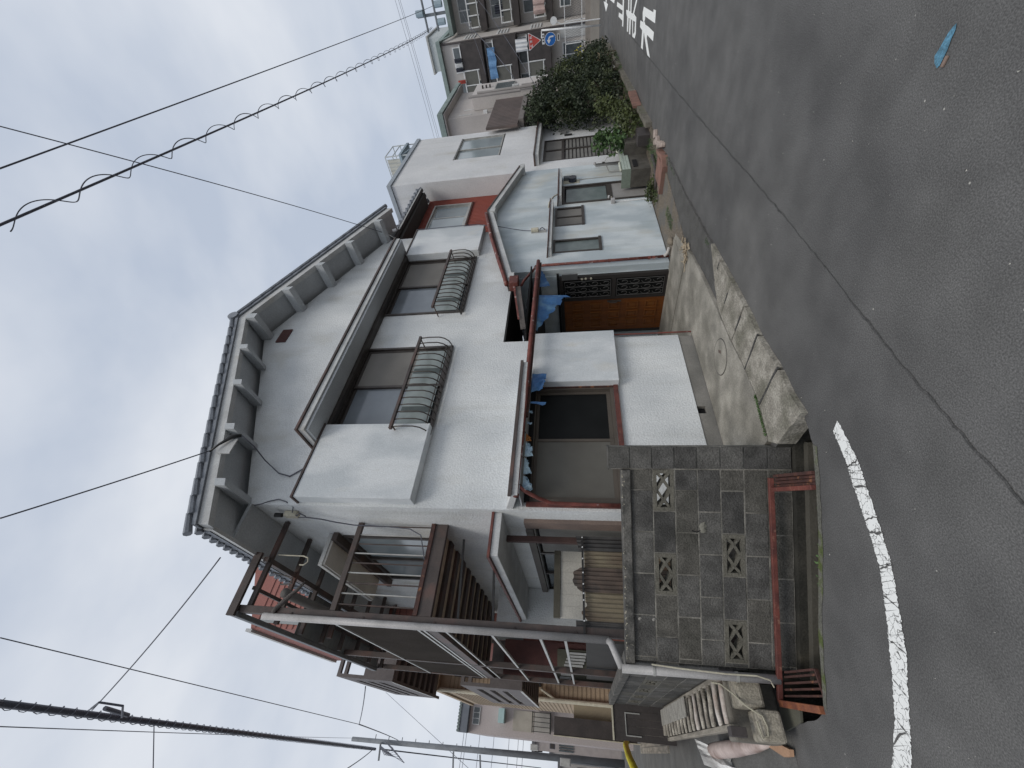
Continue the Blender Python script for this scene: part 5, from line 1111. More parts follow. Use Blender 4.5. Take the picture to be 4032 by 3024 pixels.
# ================================================================== SIGN POST
sg = thing('traffic_sign', (30.5, 4.53, 0), 'white pole with red stop triangle above a blue turn-left arrow sign', 'traffic sign')
MB().tube([(30.5, 4.545, 0), (30.5, 4.36, 3.3)], .045, 10).build('pole', WHT, sg, smooth=True)
MB().bar((30.46, 4.36, 3.30), (30.46, 4.70, 3.33), .03, .05).build('bracket', WHT, sg)
def rtri(cy, cz, s, x, n=6, rr_=.05):
    # downward-pointing triangle in plane x, rounded corners
    P_ = [(cy-s, cz+s*.577), (cy+s, cz+s*.577), (cy, cz-s*1.155)]; out_ = []
    for i in range(3):
        p = Vector(P_[i]); a = (Vector(P_[i-1])-p).normalized(); b = (Vector(P_[(i+1) % 3])-p).normalized()
        for k in range(n+1):
            t = k/n; q = p + a*rr_*(1-t)**2*1.4 + b*rr_*t*t*1.4; out_.append((x, q.x, q.y))
    return out_
MB().prism(rtri(4.77, 3.83, .42, 30.43), (.012, 0, 0)).build('triangle_back', SWHT, sg)
MB().prism(rtri(4.77, 3.83, .375, 30.424), (.005, 0, 0)).build('triangle_face', SRED, sg)
def txt(body, size, loc, m_, parent, name='lettering', rot=(R(90), 0, R(-90))):
    c = bpy.data.curves.new(name, 'FONT'); c.body = body; c.size = size; c.align_x = 'CENTER'; c.align_y = 'CENTER'; c.extrude = .001
    o = bpy.data.objects.new(name, c); COL.objects.link(o); o.rotation_euler = rot
    dg = bpy.context.evaluated_depsgraph_get(); me = bpy.data.meshes.new_from_object(o.evaluated_get(dg)); me.materials.clear(); me.materials.append(m_)
    bpy.data.objects.remove(o); o2 = bpy.data.objects.new(name, me); COL.objects.link(o2); o2.rotation_euler = rot; o2.parent = parent; o2.location = Vector(loc)-base_loc(parent)
    return o2
# three white characters built from strokes (tomare)
def strokes(cy, cz, s, lst, par, x=30.42, m_=SWHT, w_=.020):
    g = MB()
    for i, pl_ in enumerate(lst):
        for a_, b_ in zip(pl_[:-1], pl_[1:]):
            g.bar((x-.0004*i, cy-a_[0]*s, cz+a_[1]*s), (x-.0004*i, cy-b_[0]*s, cz+b_[1]*s), w_, .003, (1, 0, 0))
    return g.build('lettering', m_, par)
TO = [[(0, .5), (0, -.45)], [(0, .1), (.35, .1)], [(-.3, .15), (-.3, -.45)], [(-.5, -.47), (.5, -.47)]]
MA = [[(-.4, .3), (.4, .3)], [(-.35, .05), (.35, .05)], [(0, .5), (0, -.35), (-.25, -.42), (-.25, -.2), (.1, -.2), (.4, -.45)]]
RE = [[(-.25, .5), (-.25, -.5)], [(-.5, .25), (-.1, .3), (-.45, -.25)], [(-.2, .1), (.15, .35), (.15, -.3), (.3, -.42), (.5, -.25)]]
for cy, ch in ((4.97, TO), (4.77, MA), (4.57, RE)): strokes(cy, 3.93, .15, ch, sg)
cc = (4.79, 2.83)
MB().prism([(30.43, cc[0]+.315*math.cos(t), cc[1]+.315*math.sin(t)) for t in [i*math.pi/18 for i in range(36)]], (.012, 0, 0)).build('disc_rim', SWHT, sg)
MB().prism([(30.425, cc[0]+.295*math.cos(t), cc[1]+.295*math.sin(t)) for t in [i*math.pi/18 for i in range(36)]], (.004, 0, 0)).build('disc_face', SBLUE, sg)
ar = MB(); ax_ = 30.42
pth = [(-.11, -.19), (-.11, -.02), (-.07, .06), (.02, .09)]
for i, (a_, b_) in enumerate(zip(pth[:-1], pth[1:])): ar.bar((ax_-.0005*i, cc[0]-(-a_[0]), cc[1]+a_[1]), (ax_-.0005*i, cc[0]-(-b_[0]), cc[1]+b_[1]), .075, .003, (1, 0, 0))
ar.prism([(ax_-.003, cc[0]+.02, cc[1]+.20), (ax_-.003, cc[0]+.02, cc[1]-.03), (ax_-.003, cc[0]+.20, cc[1]+.085)], (.002, 0, 0))
ar.build('arrow', SWHT, sg)
B(30.425, 30.435, 4.50, 4.98, 3.16, 3.30).build('plate', SWHT, sg)
for y in (4.60, 4.72, 4.85): B(30.418, 30.424, y-.035, y+.035, 3.19, 3.27).build('plate_character', BLACK, sg)
B(30.425, 30.435, 4.60, 4.92, 2.30, 2.44).build('lower_plate', TRIM, sg); B(30.418, 30.424, 4.64, 4.88, 2.345, 2.40).build('plate_character', BLACK, sg)
mi = thing('road_mirror', (31.4, 4.4, 2.6), 'round pale back of a traffic mirror behind the blue sign', 'traffic mirror')
MB().tube([(31.4, 4.15, 2.62), (31.46, 4.15, 2.62)], .19, 20).build('mirror_back', WHT, mi); MB().tube([(31.45, 4.2, 2.5), (31.45, 4.35, 2.2), (31.45, 4.40, 0)], .03, 8).build('arm', WHT, mi)

# ================================================================== GARDEN STRIP
# reddish edging boards and broken pink stones
gp = thing('garden_bed', (12, 3.8, 0), None, None); tag(gp, kind='structure')
slab([(8.35, 3.36), (8.6, 3.30), (9.3, 3.47), (10.4, 3.44), (12.28, 3.50), (13.8, 3.58), (15.8, 3.73), (20.0, 3.98), (29.1, 4.77), (29.1, 5.2), (15, 4.54), (8.4, 4.54)], -.02, .035, 'soil_bed', SOIL, 31, .01, 0, gp, .3)
ed = thing('planter_edging', (8.6, 3.5, 0), 'low salmon-red edging board beside the road before the sink', 'edging')
MB().prism([(8.36, 3.95, 0), (8.33, 3.42, 0), (8.55, 3.30, 0), (9.15, 3.40, 0), (9.10, 3.46, 0), (8.60, 3.38, 0), (8.42, 3.50, 0), (8.44, 3.95, 0)], (0, 0, .11)).build('board', SALMON, ed)
B(8.46, 9.1, 3.49, 3.92, .03, .08).build('tray', SALMON, ed)
for k, (x, y, s_) in enumerate(((9.25, 3.36, .13), (9.55, 3.38, .15), (9.05, 3.28, .12), (9.85, 3.36, .14), (8.9, 3.25, .10), (9.7, 3.48, .12))):
    rr = random.Random(k+40); g = MB(); pts = [(x+s_*math.cos(t)*rr.uniform(.6, 1.1), y+s_*.6*math.sin(t)*rr.uniform(.6, 1.1), .0) for t in [i*.9 for i in range(7)]]
    g.prism(pts, (rr.uniform(-.02, .02), 0, rr.uniform(.06, .12)))
    g.build('edging_stone', mat('pink_stone', (0.40, 0.33, 0.29), (0.30, 0.245, 0.215), 6, .9, .6, 50), None, ['pale pink broken stone second from the sink in the row at the road edge', 'largest pale pink broken stone, at the road edge below the dark trough', 'pale pink broken stone touching the salmon edging board', 'pale pink broken stone farthest from the salmon edging board', 'smallest pale pink stone, nearest the road and the edging board', 'pale pink broken stone set back against the planting behind the others'][k], 'stone', 'pink stones along the garden edge', bev=.012)
for (x0, x1, y0) in ((10.6, 12.2, 3.42), (13.9, 17.5, 3.62), (18.0, 24.0, 3.85)):
    MB().bar((x0, y0, .06), (x1, y0+(x1-x0)*.07, .06), .10, .16).build('edging_beam', mat('edging_grey', (0.20, 0.185, 0.155), (0.12, 0.11, 0.09), 4, .9, .6, 50, grain=.3, c3=(.06, .07, .03), s3=2), None, {10.6: 'mossy grey kerb beam in front of the leafy shrubs', 13.9: 'grey kerb beam before the dark conifers', 18.0: 'farthest grey kerb beam leading to the sign post'}[x0], 'kerb')
B(12.3, 13.6, 3.50, 3.55, .02, .22).build('edging_plank', SALMON, None, 'rust coloured plank edging the far part of the garden strip', 'edging')
# sink: pale green tiles on a dark concrete body
sk = thing('tiled_sink', (10.5, 4.1, 0), 'pale green tiled garden sink with curved rim on a dark concrete base', 'sink')
SX0, SX1, SYf, SYb = 9.95, 11.45, 4.05, 4.48
B(SX0, SX1, SYf+.01, SYf+.05, .46, .66).build('front_bed', GROUT, sk); B(SX0+.0, SX0+.05, SYf+.051, SYb, .46, .66).build('end_bed', GROUT, sk)
tm = None
for i in range(15):
    for j in range(3):
        x = SX0+.004+i*.0995; z = .472+j*.061
        if tm is None:
            to = MB().box(x, x+.092, SYf, SYf+.009, z, z+.054).build('tile', TILEG, sk, bev=.002); tm = (to, x, z)
        else:
            c = tm[0].copy(); COL.objects.link(c); c.parent = sk; c.location = (x-tm[1], 0, z-tm[2])
rim = []
for i in range(25):
    x = SX0+(SX1-SX0)*i/24; d = .08*math.exp(-((i-13)/4.0)**2)*0 + (.05 if 7 < i < 18 else .0); rim.append((x, SYf+.03, .685-d))
for i in range(24):
    pass
MB().tube(rim, .028, 8).build('rim', mat('rim_cream', (0.50, 0.52, 0.44)), sk, smooth=True)
B(SX0+.06, SX1-.05, SYf+.06, SYb-.02, .50, .52).build('basin', mat('basin', (0.30, 0.26, 0.22)), sk)
SKB = mat('sink_base', (0.105, 0.098, 0.085), (0.065, 0.06, 0.052), 6, .9, .7, 50)
B(SX0, SX1-.3, SYf+.02, SYb, .0, .459).build('base', SKB, sk, bev=.01)
B(SX0+.12, SX0+.5, SYf+.005, SYf+.019, .30, .40).build('recess', DARK, sk)
cb = thing('concrete_trough', (11.3, 3.9, 0), 'dark hollow concrete trough standing on end beside the sink', 'trough')
B(11.10, 11.20, 3.80, 4.35, .02, .56).build('end_wall', SKB, cb, bev=.008); B(10.75, 11.10, 3.80, 3.86, .02, .54).build('front_wall', SKB, cb, bev=.008); B(10.75, 10.83, 3.861, 4.3, .02, .55).build('end_wall', SKB, cb)
fp = thing('planter_box', (10.9, 3.6, 0), 'dark rectangular planter with small shrub near the road', 'planter')
B(10.45, 10.95, 3.56, 3.80, .03, .30).build('box', DKBR, fp, bev=.01)
# watering rubble left of sink
ty = thing('discarded_pipe', (9.2, 3.9, 0), 'old dark pipe elbow lying in the dirt before the sink', 'pipe')
MB().tube([(9.0, 4.25, .05), (9.05, 3.95, .06), (9.25, 3.78, .07), (9.7, 3.72, .08)], .035, 8).build('pipe', DKBR, ty, smooth=True)
rk_ = thing('round_stone', (6.9, 4.1, .03), 'smooth brown stone at the foot of the wing wall', 'stone')
g = MB(); 
def ell(m, c, r3, nu=12, nv=8, amp=.08, seed=0):
    k = len(m.v)
    for j in range(nv+1):
        th = math.pi*j/nv
        for i in range(nu):
            ph = 2*math.pi*i/nu; d = Vector((math.sin(th)*math.cos(ph), math.sin(th)*math.sin(ph), math.cos(th))); s_ = 1+amp*noise.noise(d*2+Vector((seed, 0, 0)))
            m.v.append((c[0]+d.x*r3[0]*s_, c[1]+d.y*r3[1]*s_, c[2]+d.z*r3[2]*s_))
    for j in range(nv):
        for i in range(nu): m.f.append((k+j*nu+i, k+j*nu+(i+1) % nu, k+(j+1)*nu+(i+1) % nu, k+(j+1)*nu+i))
ell(g, (6.93, 4.13, .085), (.10, .065, .055), seed=2); g.build('stone', mat('brown_stone', (0.23, 0.195, 0.15), (0.17, 0.145, 0.115), 8, .8, .3, 50), rk_, smooth=True)
rt_ = thing('dried_root_clump', (5.95, 3.75, .05), 'bleached tangle of dried roots lying by the apron edge', 'dried plant'); g = MB(); rr = random.Random(4)
for k in range(30):
    c = Vector((5.97+rr.gauss(0, .09), 3.77+rr.gauss(0, .06), .055)); p = [c]
    for q in range(4): p.append(p[-1]+Vector((rr.gauss(0, .035), rr.gauss(0, .035), rr.uniform(-.008, .018))))
    g.tube(p, rr.uniform(.005, .011), 5)
g.build('roots', DRIED, rt_, kind='stuff')
# leaf scraps and pebbles on the road: uncountable grit
g = MB(); rr = random.Random(77)
for k in range(420):
    x = rr.uniform(-1.5, 12); y = rr.uniform(.2, 3.0); s_ = rr.uniform(.003, .009)*(1 if rr.random() < .9 else 1.7); a_ = rr.uniform(0, 6.28)
    g.add([(x, y, .004), (x+s_*math.cos(a_), y+s_*math.sin(a_), .005), (x+s_*.6*math.cos(a_+1.4), y+s_*.6*math.sin(a_+1.4), .008)], [(0, 1, 2)])
g.build('road_grit', mat('grit', (0.40, 0.39, 0.35)), None, 'scattered pale grit and tiny scraps on the asphalt', 'grit', kind='stuff')

# vegetation --------------------------------------------------------------
def crown(centers, n, size, m_, name, parent, seed, vert=0.0, kind=None):
    rr = random.Random(seed); vs_, fs = [], []; tot = sum(c[1][0]*c[1][1]*c[1][2] for c in centers)
    for (c, r3) in centers:
        k = int(n*(r3[0]*r3[1]*r3[2])/tot)
        for _ in range(k):
            while True:
                d = Vector((rr.uniform(-1, 1), rr.uniform(-1, 1), rr.uniform(-1, 1)))
                if d.length <= 1: break
            d = d*(.55+.45*rr.random())/max(d.length, .2)*min(1, d.length+.35)
            lump = 1+.62*noise.noise(Vector((d.x*2.6+seed, d.y*2.2, d.z*2.2+c[0])))
            p = Vector((c[0]+d.x*r3[0]*lump, c[1]+d.y*r3[1]*lump, c[2]+d.z*r3[2]*lump))
            if noise.noise(p*3.2+Vector((seed, 0, 0))) < -.16: continue
            if p.z < .05: continue
            s_ = size*rr.uniform(.5, 1.3)
            a = Vector((rr.gauss(0, 1), rr.gauss(0, 1), rr.gauss(0, 1)+vert)).normalized(); b = a.cross(Vector((rr.gauss(0, 1), rr.gauss(0, 1), rr.gauss(0, 1)))).normalized()
            q = len(vs_); vs_ += [tuple(p-a*s_*.5), tuple(p+b*s_*.28), tuple(p+a*s_*.5), tuple(p-b*s_*.28)]; fs.append((q, q+1, q+2, q+3))
    me = bpy.data.meshes.new(name); off = base_loc(parent); me.from_pydata([tuple(Vector(v)-off) for v in vs_], [], fs); me.materials.append(m_)
    o = bpy.data.objects.new(name, me); COL.objects.link(o); o.parent = parent
    return o
def tree(name, loc, label, cents, n, size, m_, seed, h, group=None, r=.05, vert=1.0, extra=None):
    t = thing(name, loc, label, 'tree' if 'tree' in name else 'shrub', group)
    x, y = loc[0], loc[1]; g = MB(); rr = random.Random(seed)
    g.tube([(x, y, 0), (x+.03, y, h*.35), (x-.02, y+.02, h*.75)], [r, r*.75, r*.3], 7)
    for k in range(7):
        z = h*(.2+.09*k); a_ = rr.uniform(0, 6.28); g.tube([(x, y, z), (x+math.cos(a_)*h*.16, y+math.sin(a_)*h*.14, z+h*.12)], [r*.35, r*.12], 5)
    g.build('trunk', TWIG, t); crown(cents, n, size, m_, 'crown', t, seed, vert)
    if extra: crown(extra[0], extra[1], extra[2], extra[3], 'accent_foliage', t, seed+1, vert)  # extra leaves and flowers in a colour of their own
    return t
GT = 'evergreens along the garden strip'
tree('conifer_tree', (14.9, 4.0, 0), 'broad dark conifer against the end of the neighbour house', [((14.9, 4.0, 1.3), (1.05, .62, 1.25)), ((14.8, 4.0, 2.35), (.85, .55, .85)), ((15.3, 4.0, 2.7), (.5, .45, .55)), ((14.4, 3.95, 2.75), (.40, .38, .42))], 15000, .085, LEAFD, 3, 3.0, GT, .08)
tree('conifer_tree', (16.9, 4.1, 0), 'second dark conifer, left of the yellowish one', [((16.8, 4.05, 1.2), (1.0, .6, 1.1)), ((16.9, 4.0, 2.2), (.85, .55, .8)), ((17.2, 4.0, 2.65), (.55, .45, .45))], 13000, .085, LEAFD, 5, 2.9, GT, .08)
tree('conifer_tree', (18.7, 4.1, 0), 'lower yellow-green flecked conifer nearest the sign', [((18.7, 4.05, 1.0), (1.05, .6, .95)), ((18.9, 4.0, 1.75), (.85, .5, .6))], 11000, .085, LEAFD, 7, 2.3, GT, .07, extra=([((18.6, 3.85, 1.9), (.6, .35, .4))], 900, .08, LEAFY))
tree('shrub', (21.0, 4.2, 0), 'dark low shrub with small yellow flowers beyond the conifers', [((21.0, 4.15, .9), (1.3, .5, .8)), ((22.4, 4.25, .6), (1.1, .45, .55))], 7000, .09, LEAFD, 8, 1.6, extra=([((21.0, 3.9, 1.35), (.5, .3, .2))], 60, .07, YEL))
tree('leafy_shrub', (11.55, 3.85, 0), 'fresh green broad-leaved shrub behind the tiled sink', [((11.75, 3.95, .95), (.30, .22, .26)), ((11.3, 3.9, 1.05), (.32, .22, .24)), ((11.0, 3.85, .72), (.32, .22, .24)), ((11.6, 3.9, .55), (.34, .22, .25)), ((12.1, 3.9, .75), (.26, .2, .22))], 1500, .105, LEAFL, 9, 1.1, r=.018, vert=0)
tree('leafy_shrub', (12.6, 3.75, 0), 'yellow-green shrub growing by the road in front of the dark conifers', [((13.6, 3.80, .75), (.6, .3, .38)), ((12.7, 3.72, .45), (.65, .28, .36)), ((11.7, 3.65, .38), (.55, .22, .30)), ((11.0, 3.60, .42), (.3, .18, .18))], 2600, .085, LEAFY, 12, .9, r=.018, vert=0)
tree('weed_shrub', (8.95, 4.25, 0), 'small weedy bush growing at the foot of the wing door', [((8.95, 4.22, .14), (.30, .20, .13)), ((9.2, 4.1, .10), (.25, .16, .10))], 1300, .05, mat('leaf_weed', (0.075, 0.095, 0.03), (0.035, 0.05, 0.018), 9, .7, 0, 10), 14, .25, r=.008, vert=0)
g = MB(); rr = random.Random(6)
def tuft(m, x0, x1, y0, y1, n, h, z=.03):
    for _ in range(n):
        x = rr.uniform(x0, x1); y = rr.uniform(y0, y1); a_ = rr.uniform(0, 6.28); hh = h*rr.uniform(.4, 1.2); w_ = .004+hh*.05
        m.add([(x, y, z), (x+w_*math.cos(a_), y+w_*math.sin(a_), z), (x+hh*.5*math.cos(a_+1.2), y+hh*.5*math.sin(a_+1.2), z+hh)], [(0, 1, 2)])
tuft(g, 7.15, 7.75, 3.88, 4.08, 420, .05); tuft(g, 9.2, 12, 3.6, 3.85, 700, .10); tuft(g, 12, 20, 3.75, 4.1, 900, .14); tuft(g, 5.1, 5.3, 3.12, 3.2, 50, .03); tuft(g, 7.6, 8.2, 3.25, 3.3, 70, .03)
g.build('weeds', LEAFL, None, 'low weeds and grass along the garden strip and kerb', 'grass', kind='stuff')
g = MB()
for i in range(len(lip)-1):
    for k in range(16):
        t = rr.random(); x = lip[i][0]*(1-t)+lip[i+1][0]*t; y = lip[i][1]*(1-t)+lip[i+1][1]*t
        if noise.noise(Vector((x*2.2, y*2.2, 5))) < .02: continue
        for q in range(3):
            a_ = rr.uniform(0, 6.28); s_ = rr.uniform(.012, .030); c = Vector((x+.015+rr.uniform(0, .03), y+.015+rr.uniform(0, .03), -.015-rr.uniform(0, .05)))
            d = Vector((math.cos(a_), math.sin(a_), rr.uniform(.2, .8)))*s_; e_ = Vector((-math.sin(a_), math.cos(a_), 0))*s_*.4
            g.add([c, c+d*.5+e_, c+d, c+d*.5-e_], [(0, 1, 2, 3)])
g.build('ditch_weeds', LEAFL, None, 'small green leaves sprouting from the lip of the ditch', 'weeds', kind='stuff')
ch = thing('garden_stool', (20.4, 4.0, 0), 'small worn wooden stool among the far planting', 'stool')
B(20.0, 20.5, 3.85, 4.05, .62, .70).build('seat', mat('stool_wood', (0.30, 0.23, 0.15)), ch, bev=.01)
for (x, y) in ((20.03, 3.87), (20.45, 3.87), (20.03, 4.02), (20.45, 4.02)): MB().bar((x, y, 0), (x, y, .62), .04, .04, (0, 1, 0)).build('leg', TWIG, ch)

# ================================================================== ALLEY (left)
alley = thing('alley_paving', (0, 7, 0), None, None); tag(alley, kind='structure')
slab([(-3, 5.3), (.30, 5.05), (.34, 5.3), (.66, 5.3), (.68, 14), (.5, 30), (-2.2, 40), (-3.2, 10)], -.02, .006, 'paving', mat('alley_pave', (0.135, 0.135, 0.13), (0.095, 0.095, 0.09), 2, .85, .6, 60, grain=.25), 51, .0, 0, alley, .6)
# pole bridge: long rails with bark covered rungs
lb = thing('log_footbridge', (.5, 6.5, .4), 'ladder-like footway of pale bark poles between two plank rails, along the alley wall', 'footbridge')
for (x, y0, y1) in ((.285, 4.98, 8.9), (.665, 4.98, 8.9)): MB().bar((x, y0, .475), (x-.005 if x < .5 else x, y1, .475), .045, .07).build('side_rail', WOODG, lb, bev=.006)
yy = 5.06; k = 0
while yy < 8.8:
    rr = random.Random(k); p = [(.31, yy+rr.uniform(-.02, .02), .505), (.40, yy+rr.uniform(-.02, .02), .51), (.52, yy+rr.uniform(-.02, .02), .508), (.645, yy+rr.uniform(-.02, .02), .505)]
    MB().tube(p, [rr.uniform(.019, .026) for _ in range(4)], 8).build('rung', BIRCH if k in (0, 1, 5) else BARK, lb, smooth=True); yy += .262; k += 1
B(.45, .655, 6.85, 9.1, .530, .545).build('mat_board', BOARD, lb, bev=.003)
B(.31, .64, 5.45, 8.9, .22, .24).build('rung_gap_shade', mat('gap_shade_black', (0.028, 0.027, 0.024)), lb)  # near-black sheet added so the gaps between rungs look shaded
for x in (.255, .675): B(x-.035, x+.035, 4.90, 5.02, .40, .53).build('end_bracket', DKBR, lb, bev=.004)
B(.33, .63, 8.95, 9.2, .49, .52).build('end_plank', WOODG, lb)
for i, (nm, bx_) in enumerate((('near timber block with rope, lower of the two under the footbridge', (.20, .42, 4.80, 5.10, .12, .31)), ('timber block behind the near one, beside the block wall', (.43, .66, 4.88, 5.16, .20, .42)))):
    o = B(*bx_).build('timber_block', mat('timber_block', (0.36, 0.33, 0.27), (0.20, 0.185, 0.15), 6, .9, .8, 60, (3, 3, .6), grain=.3), None, nm, 'timber block', 'timber blocks under the footbridge', bev=.025)
B(.20, .66, 5.17, 5.40, .0, .44).build('bridge_support', mat('support_conc', (0.19, 0.18, 0.155), (0.13, 0.12, 0.105), 5, .9, .5, 50), None, 'concrete support behind the timber blocks under the footbridge', 'concrete block', bev=.02)
MB().tube([(.62, 5.12, .56), (.60, 5.0, .52), (.52, 4.90, .45), (.44, 4.85, .38), (.40, 4.79, .34), (.37, 4.785, .28), (.30, 4.785, .26), (.24, 4.785, .27), (.22, 4.785, .32), (.33, 4.79, .335)], .008, 6).build('rope', ROPE, None, 'pale knotted rope draped over the timber blocks', 'rope')
lf = thing('wood_planks', (.0, 12, .3), 'weathered plank deck further down the alley', 'deck')
for i in range(5):
    x = .12+i*.11; B(x, x+.10, 9.6, 14.5, .40, .43).build('plank', WOODG, lf)
rl = thing('foam_roll', (.14, 6.4, .1), 'pinkish rolled mattress with torn white wrapping lying along the footbridge', 'rolled mattress')
MB().tube([(.235, 5.45, .04), (.21, 5.9, .07), (.19, 6.5, .11), (.17, 7.2, .16), (.16, 7.6, .18)], [.03, .06, .08, .085, .07], 14).build('roll', FOAM, rl, smooth=True)
sheet([(.02, 7.3, .33), (.27, 7.5, .36)], [(-.06, 7.15, .02), (.12, 7.2, .02)], 8, 8, .06, 33, .1).build('torn_wrapping', WHT, rl, smooth=False)
MB().prism([(.21, 5.62, .02), (.285, 5.66, .02), (.175, 5.02, .02), (.13, 5.05, .02), (.125, 5.2, .02)], (0, 0, .035)).build('cardboard_sheet', CARDB, None, 'tan cardboard strip lying on the asphalt before the rolled mattress', 'cardboard')
bs_ = thing('broken_board', (.40, 5.0, 0), 'thin grey board tilted into the near end of the ditch', 'board')
MB().prism([(.55, 5.05, .02), (.30, 5.02, .02), (.345, 4.75, -.02), (.42, 4.70, -.02)], (0, 0, .02)).build('board', mat('grey_board', (0.11, 0.11, 0.085), (0.08, 0.08, 0.065), 4), bs_)
bf = thing('dark_alley_fence', (.5, 9.42, 0), 'dark boarded fence crossing the end of the alley block wall', 'fence')
for i in range(5): B(.22+i*.10, .317+i*.10, 9.40, 9.44, .3, 1.31).build('board', DKBR, bf)
f = MB().box(.28, .60, 9.385, 9.399, 1.10, 1.115).box(.28, .295, 9.384, 9.398, .86, 1.0999).box(.585, .60, 9.384, 9.398, .86, 1.0999); f.build('frame', ALUL, bf)
B(.21, .72, 9.38, 9.45, 1.311, 1.335).build('top_cap', CREAM, bf)
yr = thing('yellow_barrier', (.1, 12, .5), 'bright yellow padded barrier rail beside the alley planks', 'barrier')
MB().tube([(.42, 16.0, .62), (.22, 12.6, .92), (.02, 10.4, 1.02), (-.4, 7.4, 1.02)], .06, 10).build('pad', YEL, yr, smooth=True)
bb_ = None

# second house with upper frame balcony
h2 = thing('red_alley_house', (2.5, 9.9, 0), 'tall red-brown sided house with projecting brown frame balconies down the alley', 'house')
MB().prism([(1.62, 9.7, 0), (4.6, 9.7, 0), (4.6, 9.7, 9.9), (3.1, 9.7, 9.9), (1.45, 9.7, 9.15), (1.62, 9.7, 6.6)], (0, 4.2, 0)).build('wall', REDB, h2)
for k in range(24):
    pass
g = MB()
for k in range(40): g.box(1.50, 4.55, 9.685, 9.699, 3.2+k*.15, 3.2+k*.15+.012)
g.build('siding_joint', mat('siding_joint', (0.20, 0.08, 0.07)), h2, kind='stuff')
B(1.40, 1.46, 9.66, 13.9, 9.10, 9.24).build('roof_trim', TRIM, h2)
B(1.60, 1.75, 9.66, 9.70, 3.0, 9.0).build('corner_trim', mat('corner_pale', (0.34, 0.36, 0.36)), h2)
BR2 = mat('brown_frame_far', (0.135, 0.118, 0.115), (0.11, 0.095, 0.092), 2, .6, .05, 20)
def fbal(xo, xi, y0, y1, zt, zb, label_parts, slit=True):
    # front frame (y=y0) with an opening, outer side with slits, floor with joists
    f = wall_xz(xo, xi, zb, zt, y0, y0+.08, [(xo+.06, xi-.05, zb+(zt-zb)*.52, zt-.22), (xo+.06, xi-.05, zt-.15, zt-.07)]); f.build('front_frame', BR2, h2)
    s_ = swapxy(wall_xz(y0+.081, y1, zb, zt, xo, xo+.05, [(y0+.5, y1-.35, zt-.35, zt-.22), (y0+.5, y1-.35, zt-.62, zt-.49), (y0+.5, y1-.35, zt-.89, zt-.76)])); s_.build('side_frame', BR2, h2)
    for zz in (zt-.345, zt-.615, zt-.885): B(xo+.052, xo+.056, y0+.51, y1-.36, zz, zz+.12).build('slit_sky_white', WHT, h2)  # white strips added so the slits read as bright sky
    n = int((y1-y0)/.42)
    for i in range(n): B(xo+.051, xi, y0+.12+i*.42, y0+.28+i*.42, zb+.01, zb+.10).build('joist', BR2, h2)
    B(xo+.051, xi, y0+.09, y1, zb+.101, zb+.12).build('floor', mat('far_floor', (0.19, 0.165, 0.14)), h2)
    for x in (xo-.012,): B(x, x+.01, y0+.1, y1, zb-.01, zb+.04).build('edge_trim', ALUL, h2)
fbal(.79, 1.60, 10.2, 13.9, 7.05, 5.78, None)
fbal(.80, 1.60, 9.75, 13.6, 4.20, 2.98, None)
g = MB()
for i in range(9): g.box(.80, 1.6, 9.9+i*.42, 10.2+i*.42, 2.90, 2.975)
B(.82, 1.0, 9.9, 9.94, 3.5, 4.0).build('blue_towel', mat('teal_towel', (0.03, 0.22, 0.30)), None, 'teal towel hanging inside the lower frame balcony', 'towel') if False else None
hangt = MB().box(.86, 1.04, 10.0, 10.015, 3.36, 3.62); hangt.build('towel', mat('teal_towel', (0.04, 0.25, 0.33)), None, 'teal towel hanging in the lower brown balcony opening', 'towel')
B(1.55, 1.60, 9.6, 9.64, 0, 3)

# tan sided house and the rest of the alley
th_ = thing('tan_house', (2, 14.2, 0), 'tan ribbed-metal house with cream pipes down the alley', 'house')
B(1.03, 4.5, 14.2, 19, 0, 5.9).build('wall', TAN, th_)
g = MB()
for k in range(46): g.box(1.035, 2.2, 14.19, 14.199, .2+k*.12, .2+k*.12+.02)
for k in range(46): g.box(1.019, 1.029, 14.3, 18.9, .2+k*.12, .2+k*.12+.02)
g.build('ribbing', mat('tan_rib', (0.30, 0.23, 0.155)), th_, kind='stuff')
MB().tube([(1.01, 14.12, .2), (1.02, 14.12, 5.9)], .055, 10).build('corner_pipe', CREAM, th_); MB().tube([(1.03, 14.12, 2.6), (1.24, 14.12, 3.0)], .035, 8).build('branch_pipe', CREAM, th_)
B(.98, 4.6, 14.0, 19.1, 5.9, 6.05).build('eave', TAN, th_)
f = B(1.28, 1.62, 14.16, 14.189, 3.0, 3.6).build('window', ALU, th_); B(1.31, 1.59, 14.15, 14.159, 3.04, 3.56).build('pane', G_FAR, f)
f = B(1.35, 1.62, 14.16, 14.189, 4.7, 5.5).build('window', ALU, th_); B(1.37, 1.60, 14.15, 14.159, 4.74, 5.46).build('pane', G_FAR, f)
B(.70, 1.02, 14.6, 17.5, 0, 2.12).build('lean_to', mat('tan_shade', (0.33, 0.28, 0.20), (0.28, 0.235, 0.17), 2), th_)
bp_ = thing('brown_street_screen', (.5, 14.6, 0), 'big dark brown solid screen beside the tan house in the alley', 'screen')
B(.30, .69, 14.4, 14.46, .5, 2.64).build('panel', DKBR, bp_, bev=.004); B(.28, .30, 14.38, 14.48, .4, 2.67).build('post', CREAM, bp_)
pk = thing('pink_grey_house', (1, 22, 0), 'pinkish grey house with scalloped roof edge at the far end of the alley', 'house')
B(.24, 4.6, 22, 28, 0, 6.95).build('wall', PINK, pk)
B(.22, 1.2, 21.7, 22, 6.66, 6.98).build('roof_band', mat('band_blue', (0.17, 0.19, 0.22)), pk)
g = MB()
for k in range(9): g.tube([(.28+k*.11, 21.66, 7.03), (.28+k*.11, 22.4, 7.08)], .06, 7)
